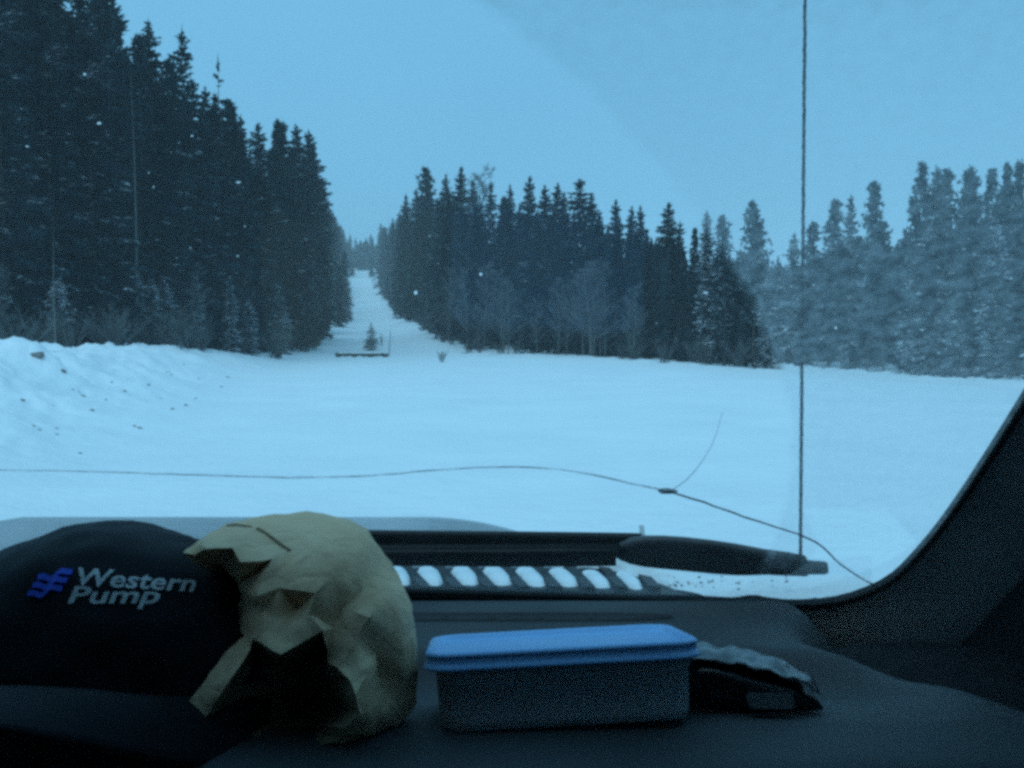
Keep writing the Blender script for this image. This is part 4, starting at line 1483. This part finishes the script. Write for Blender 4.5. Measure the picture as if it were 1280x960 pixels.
bb = N(nt, 'ShaderNodeBump', Strength=.55, Distance=.0016); nt.links.new(vr.outputs[0], bb.inputs['Height'])
old = b.inputs['Normal'].links[0].from_socket
nt.links.new(old, bb.inputs['Normal']); nt.links.new(bb.outputs[0], b.inputs['Normal'])
hc = link('bag_body', me, M['tan'], hat, True)

me.materials.append(M['shade_slit'])
me.set_sharp_from_angle(angle=R(46))
# slit and seam at the top left
v = [at(x, y, d_) - HI for x, y, d_ in [(282, 656, .700), (292, 654, .702), (312, 657, .694), (322, 662, .688), (316, 666, .685), (296, 664, .689)]]
nv = len(v)
V = v + [q + Vector((0, .018, -.004)) for q in v]
Fc = [tuple(range(nv)), tuple(range(nv, 2 * nv))[::-1]] + [(i, (i + 1) % nv, (i + 1) % nv + nv, i + nv) for i in range(nv)]
slit = add('slit', V, Fc, M['shade_slit'], hat)
pth = [at(x, y, d_) - HI for x, y, d_ in [(320, 662, .686), (333, 669, .668), (346, 678, .658), (362, 688, .650)]]
tr_ = bvhtree.BVHTree.FromPolygons([p.co for p in me.vertices], [tuple(p.vertices) for p in me.polygons])
def on_hat(px, py, lift):
    r = ray(px, py).normalized()
    hit, nrm, _, _ = tr_.ray_cast(CAM - HI, r)
    return hit - r * lift if hit is not None else None
sl = [on_hat(x, y, .0012) for x, y in [(281, 655), (290, 653.5), (304, 656), (316, 658), (324, 662), (318, 666), (305, 666), (294, 663)]]
if all(sl):
    ctr = sum(sl, Vector()) / len(sl)
    slit.data.clear_geometry()
    rr_ = ray(302, 659).normalized()
    n = len(sl)
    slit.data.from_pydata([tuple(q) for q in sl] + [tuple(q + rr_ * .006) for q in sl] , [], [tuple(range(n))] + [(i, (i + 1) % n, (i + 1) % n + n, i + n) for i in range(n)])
pth = [on_hat(x, y, .0006) for x, y in [(322, 661), (330, 665.5), (338, 671), (346, 677), (354, 683), (362, 688)]]
if all(pth):
    add('seam', *tube(pth, .0013, 6), M['shade_slit'], hat)

# ------------------------------------------------------------------ food tub with blue lid
bl, br_ = at_z(556, 919, CAM.z - .262), at_z(866, 902, CAM.z - .262)
ang = R(2.8)
tub = empty('food_tub', bl.lerp(br_, .5) + Vector((-.002, -.010, 0)), 'clouded plastic food tub with a flat blue lid on the dash', 'container')
TL, TW, TB = .174, .112, .046
TM = Matrix.Rotation(ang, 4, 'Z') @ Matrix.Rotation(R(-2.2), 4, 'Y') @ Matrix.Rotation(R(-12), 4, 'X')
def rrect(lx, ly, r_, n=6):
    P = []
    for sx, sy, a0 in ((1, 1, 0), (-1, 1, 90), (-1, -1, 180), (1, -1, 270)):
        for k in range(n + 1):
            a_ = R(a0 + 90 * k / n)
            P.append((sx * (lx / 2 - r_) + r_ * math.cos(a_), sy * (ly / 2 - r_) + r_ * math.sin(a_)))
    return P
def rstack(levels, yoff=TW / 2, cap0=True, cap1=True):
    V, n = [], None
    for (lx, ly, r_, z) in levels:
        P = rrect(lx, ly, r_)
        n = len(P)
        V += [TM @ Vector((x, y + yoff, z)) for x, y in P]
    Fc = [(i * n + k, i * n + (k + 1) % n, (i + 1) * n + (k + 1) % n, (i + 1) * n + k) for i in range(len(levels) - 1) for k in range(n)]
    if cap0: Fc.append(tuple(range(n))[::-1])
    if cap1: Fc.append(tuple((len(levels) - 1) * n + k for k in range(n)))
    return V, Fc
b0 = .004
add('body', *rstack([(TL - .014, TW - .014, .012, .000 + b0), (TL - .008, TW - .008, .016, .002 + b0), (TL - .006, TW - .006, .017, .006 + b0), (TL - .002, TW - .002, .018, TB), (TL + .002, TW + .002, .019, TB + .001), (TL + .002, TW + .002, .019, TB + .004),
                     (TL - .006, TW - .006, .016, TB + .003), (TL - .013, TW - .013, .013, .008 + b0), (TL - .02, TW - .02, .01, .006 + b0)]), M['tub'], tub, True)
LZ = TB + .0035
lid = add('lid', *rstack([(TL + .004, TW + .004, .019, LZ - .0045), (TL + .013, TW + .013, .023, LZ - .0055), (TL + .0135, TW + .0135, .023, LZ - .0035), (TL + .0095, TW + .0095, .022, LZ - .001),
                    (TL + .0095, TW + .0095, .022, LZ + .0025), (TL + .011, TW + .011, .022, LZ + .0034), (TL + .0105, TW + .0105, .022, LZ + .0052), (TL + .007, TW + .007, .021, LZ + .0064), (TL - .001, TW - .001, .018, LZ + .0064),
                    (TL - .007, TW - .007, .016, LZ + .0030), (TL - .016, TW - .016, .013, LZ + .0028), (TL - .060, TW - .050, .010, LZ + .0032)]), M['lid'], tub, True)
for o in (lid,):
    md = o.modifiers.new('edge', 'BEVEL'); md.width = .0006; md.segments = 1; md.limit_method = 'ANGLE'; md.angle_limit = R(40)

# ------------------------------------------------------------------ black pouch with a glossy top
po = empty('pouch', cab(.17, .69, -.27), 'black vinyl pouch, crumpled shiny film along its top, right of the food tub', 'pouch')
PI_ = po.location
st = [  # px, top y, bottom y, near distance, depth
    (848, 824, 897, .668, .06), (868, 820, 897, .666, .07), (890, 822, 898, .664, .075), (915, 826, 898, .662, .08), (940, 832, 899, .660, .08), (962, 838, 899, .658, .08), (985, 846, 898, .657, .075), (1005, 855, 896, .658, .07), (1022, 864, 893, .660, .06), (1029, 868, 891, .662, .05), (1031, 874, 888, .665, .03)]
st = [(a_, b, c, d, e * .62) for a_, b, c, d, e in st]
V = []
n = 20
for px, yt, yb, d_, w in st:
    bot = at(px, yb, d_)
    topn = at(px, yt, d_ + .02)
    h = topn.z - bot.z
    for k in range(n):
        t = 2 * math.pi * k / n
        ct, sn = math.cos(t), math.sin(t)
        y = bot.y + w / 2 - w / 2 * math.copysign(abs(ct) ** .6, ct)
        z = bot.z + h / 2 + h / 2 * math.copysign(abs(sn) ** .6, sn)
        q = Vector((bot.x, y, z))
        q += Vector((0, noise.noise(q * 60), noise.noise(q * 60 + Vector((5, 5, 5))))) * .0035
        V.append(q - PI_)
Fc = [(i * n + k, i * n + (k + 1) % n, (i + 1) * n + (k + 1) % n, (i + 1) * n + k) for i in range(len(st) - 1) for k in range(n)]
Fc += [tuple(range(n))[::-1], tuple((len(st) - 1) * n + k for k in range(n))]
body = add('body', V, Fc, M['pouch'], po, True)
md = body.modifiers.new('sub', 'SUBSURF'); md.levels = 1; md.render_levels = 1
V = []
for i in range(34):
    t = i / 33
    px = 858 + (1016 - 858) * t
    yt = interp([(a_[0], a_[1]) for a_ in st], px)
    d_ = interp([(a_[0], a_[3]) for a_ in st], px)
    w = interp([(a_[0], a_[4]) for a_ in st], px)
    tp = at(px, yt, d_ + .02)
    for j in range(14):
        s = j / 13
        drop = .004 * max(0, .32 - s) / .32 * (1 + .5 * noise.noise(Vector((t * 9, 1, 2))))
        q = Vector((tp.x, d_ - .002 + (w) * s + (.006 if s < .05 else 0), tp.z + .0065 - drop - .010 * max(0, s - .75) / .25))
        q += Vector((0, 0, .0036 * noise.noise(q * 75) + .0016 * noise.noise(q * 190)))
        V.append(q - PI_)
film = add('film', V, grid_faces(34, 14), M['film'], po, True)
md = film.modifiers.new('thick', 'SOLIDIFY'); md.thickness = .0008
V, Fc = rstack([(.03, .016, .004, 0), (.032, .018, .004, .004), (.03, .016, .004, .007)], 0)
buck = add('clasp', [Vector((x.x, x.y * .6, x.z)) for x in V], Fc, M['clasp'], po)
buck.location = at(962, 877, .652) - PI_
buck.rotation_euler = (R(75), 0, R(-6))

# ------------------------------------------------------------------ falling snow between truck and trees
rnd = random.Random(3)
V, Fc = [], []
def flake(p, r_, sx=1, sz=1, seed=0):
    v, f = blob(r_, sx, 1, sz, seed, .5, 1)
    o_ = len(V); V.extend(x + p for x in v); Fc.extend(tuple(i + o_ for i in t) for t in f)
for k, (px, py, r_, sx) in enumerate([(520, 366, 3.4, 1), (601, 343, 2.6, 1.1), (298, 228, 1.6, 2.6), (882, 366, 1.5, 3.2), (124, 154, 1.9, 2.2), (240, 170, 1.3, 2.0), (192, 234, 1.5, 1), (186, 216, 1.2, 1), (306, 283, 1.2, 1), (297, 320, 1.4, 1.2), (106, 93, 2.4, 1.0), (530, 243, 1.5, 1), (537, 295, 1.2, 1), (725, 307, 1.2, 1), (34, 183, 1.2, 2.5), (238, 310, 1.2, 1)]):
    Y = 4.0 + (k % 4) * 1.3
    flake(at(px, py, Y), .72 * r_ * Y / F, sx, 1, k)
for k in range(110):
    Y = rnd.uniform(5, 38)
    flake(at(rnd.uniform(-30, 1310), rnd.uniform(-30, 470), Y), rnd.uniform(.003, .006), rnd.uniform(1, 1.6), 1, k)
fs = add('falling_snow', V, Fc, M['snow'])
tag(fs, 'sparse snowflakes drifting between the truck and the trees', None, None, 'stuff')

# ------------------------------------------------------------------ snowy air
hm = bpy.data.materials.new('snowy_air')
hm.use_nodes = True
hm.node_tree.nodes.clear()
ho = hm.node_tree.nodes.new('ShaderNodeOutputMaterial')
hv = hm.node_tree.nodes.new('ShaderNodeVolumePrincipled')
hv.inputs['Color'].default_value = (.96, .96, .96, 1)
hv.inputs['Density'].default_value = .0008
hm.node_tree.links.new(hv.outputs[0], ho.inputs['Volume'])
x0, x1, y0, y1, z0, z1 = -1600, 1600, -1600, 1600, -3.0, 75.0
v = [Vector((x, y, z)) for x in (x0, x1) for y in (y0, y1) for z in (z0, z1)]
hz = add('haze', v, [(0, 1, 3, 2), (4, 6, 7, 5), (0, 4, 5, 1), (2, 3, 7, 6), (0, 2, 6, 4), (1, 5, 7, 3)], hm)
tag(hz, 'pale snowy air fading the far trees', None, None, 'stuff')
print('trees', N_TREES, 'tris', sum(len(m.polygons) for m in bpy.data.meshes))
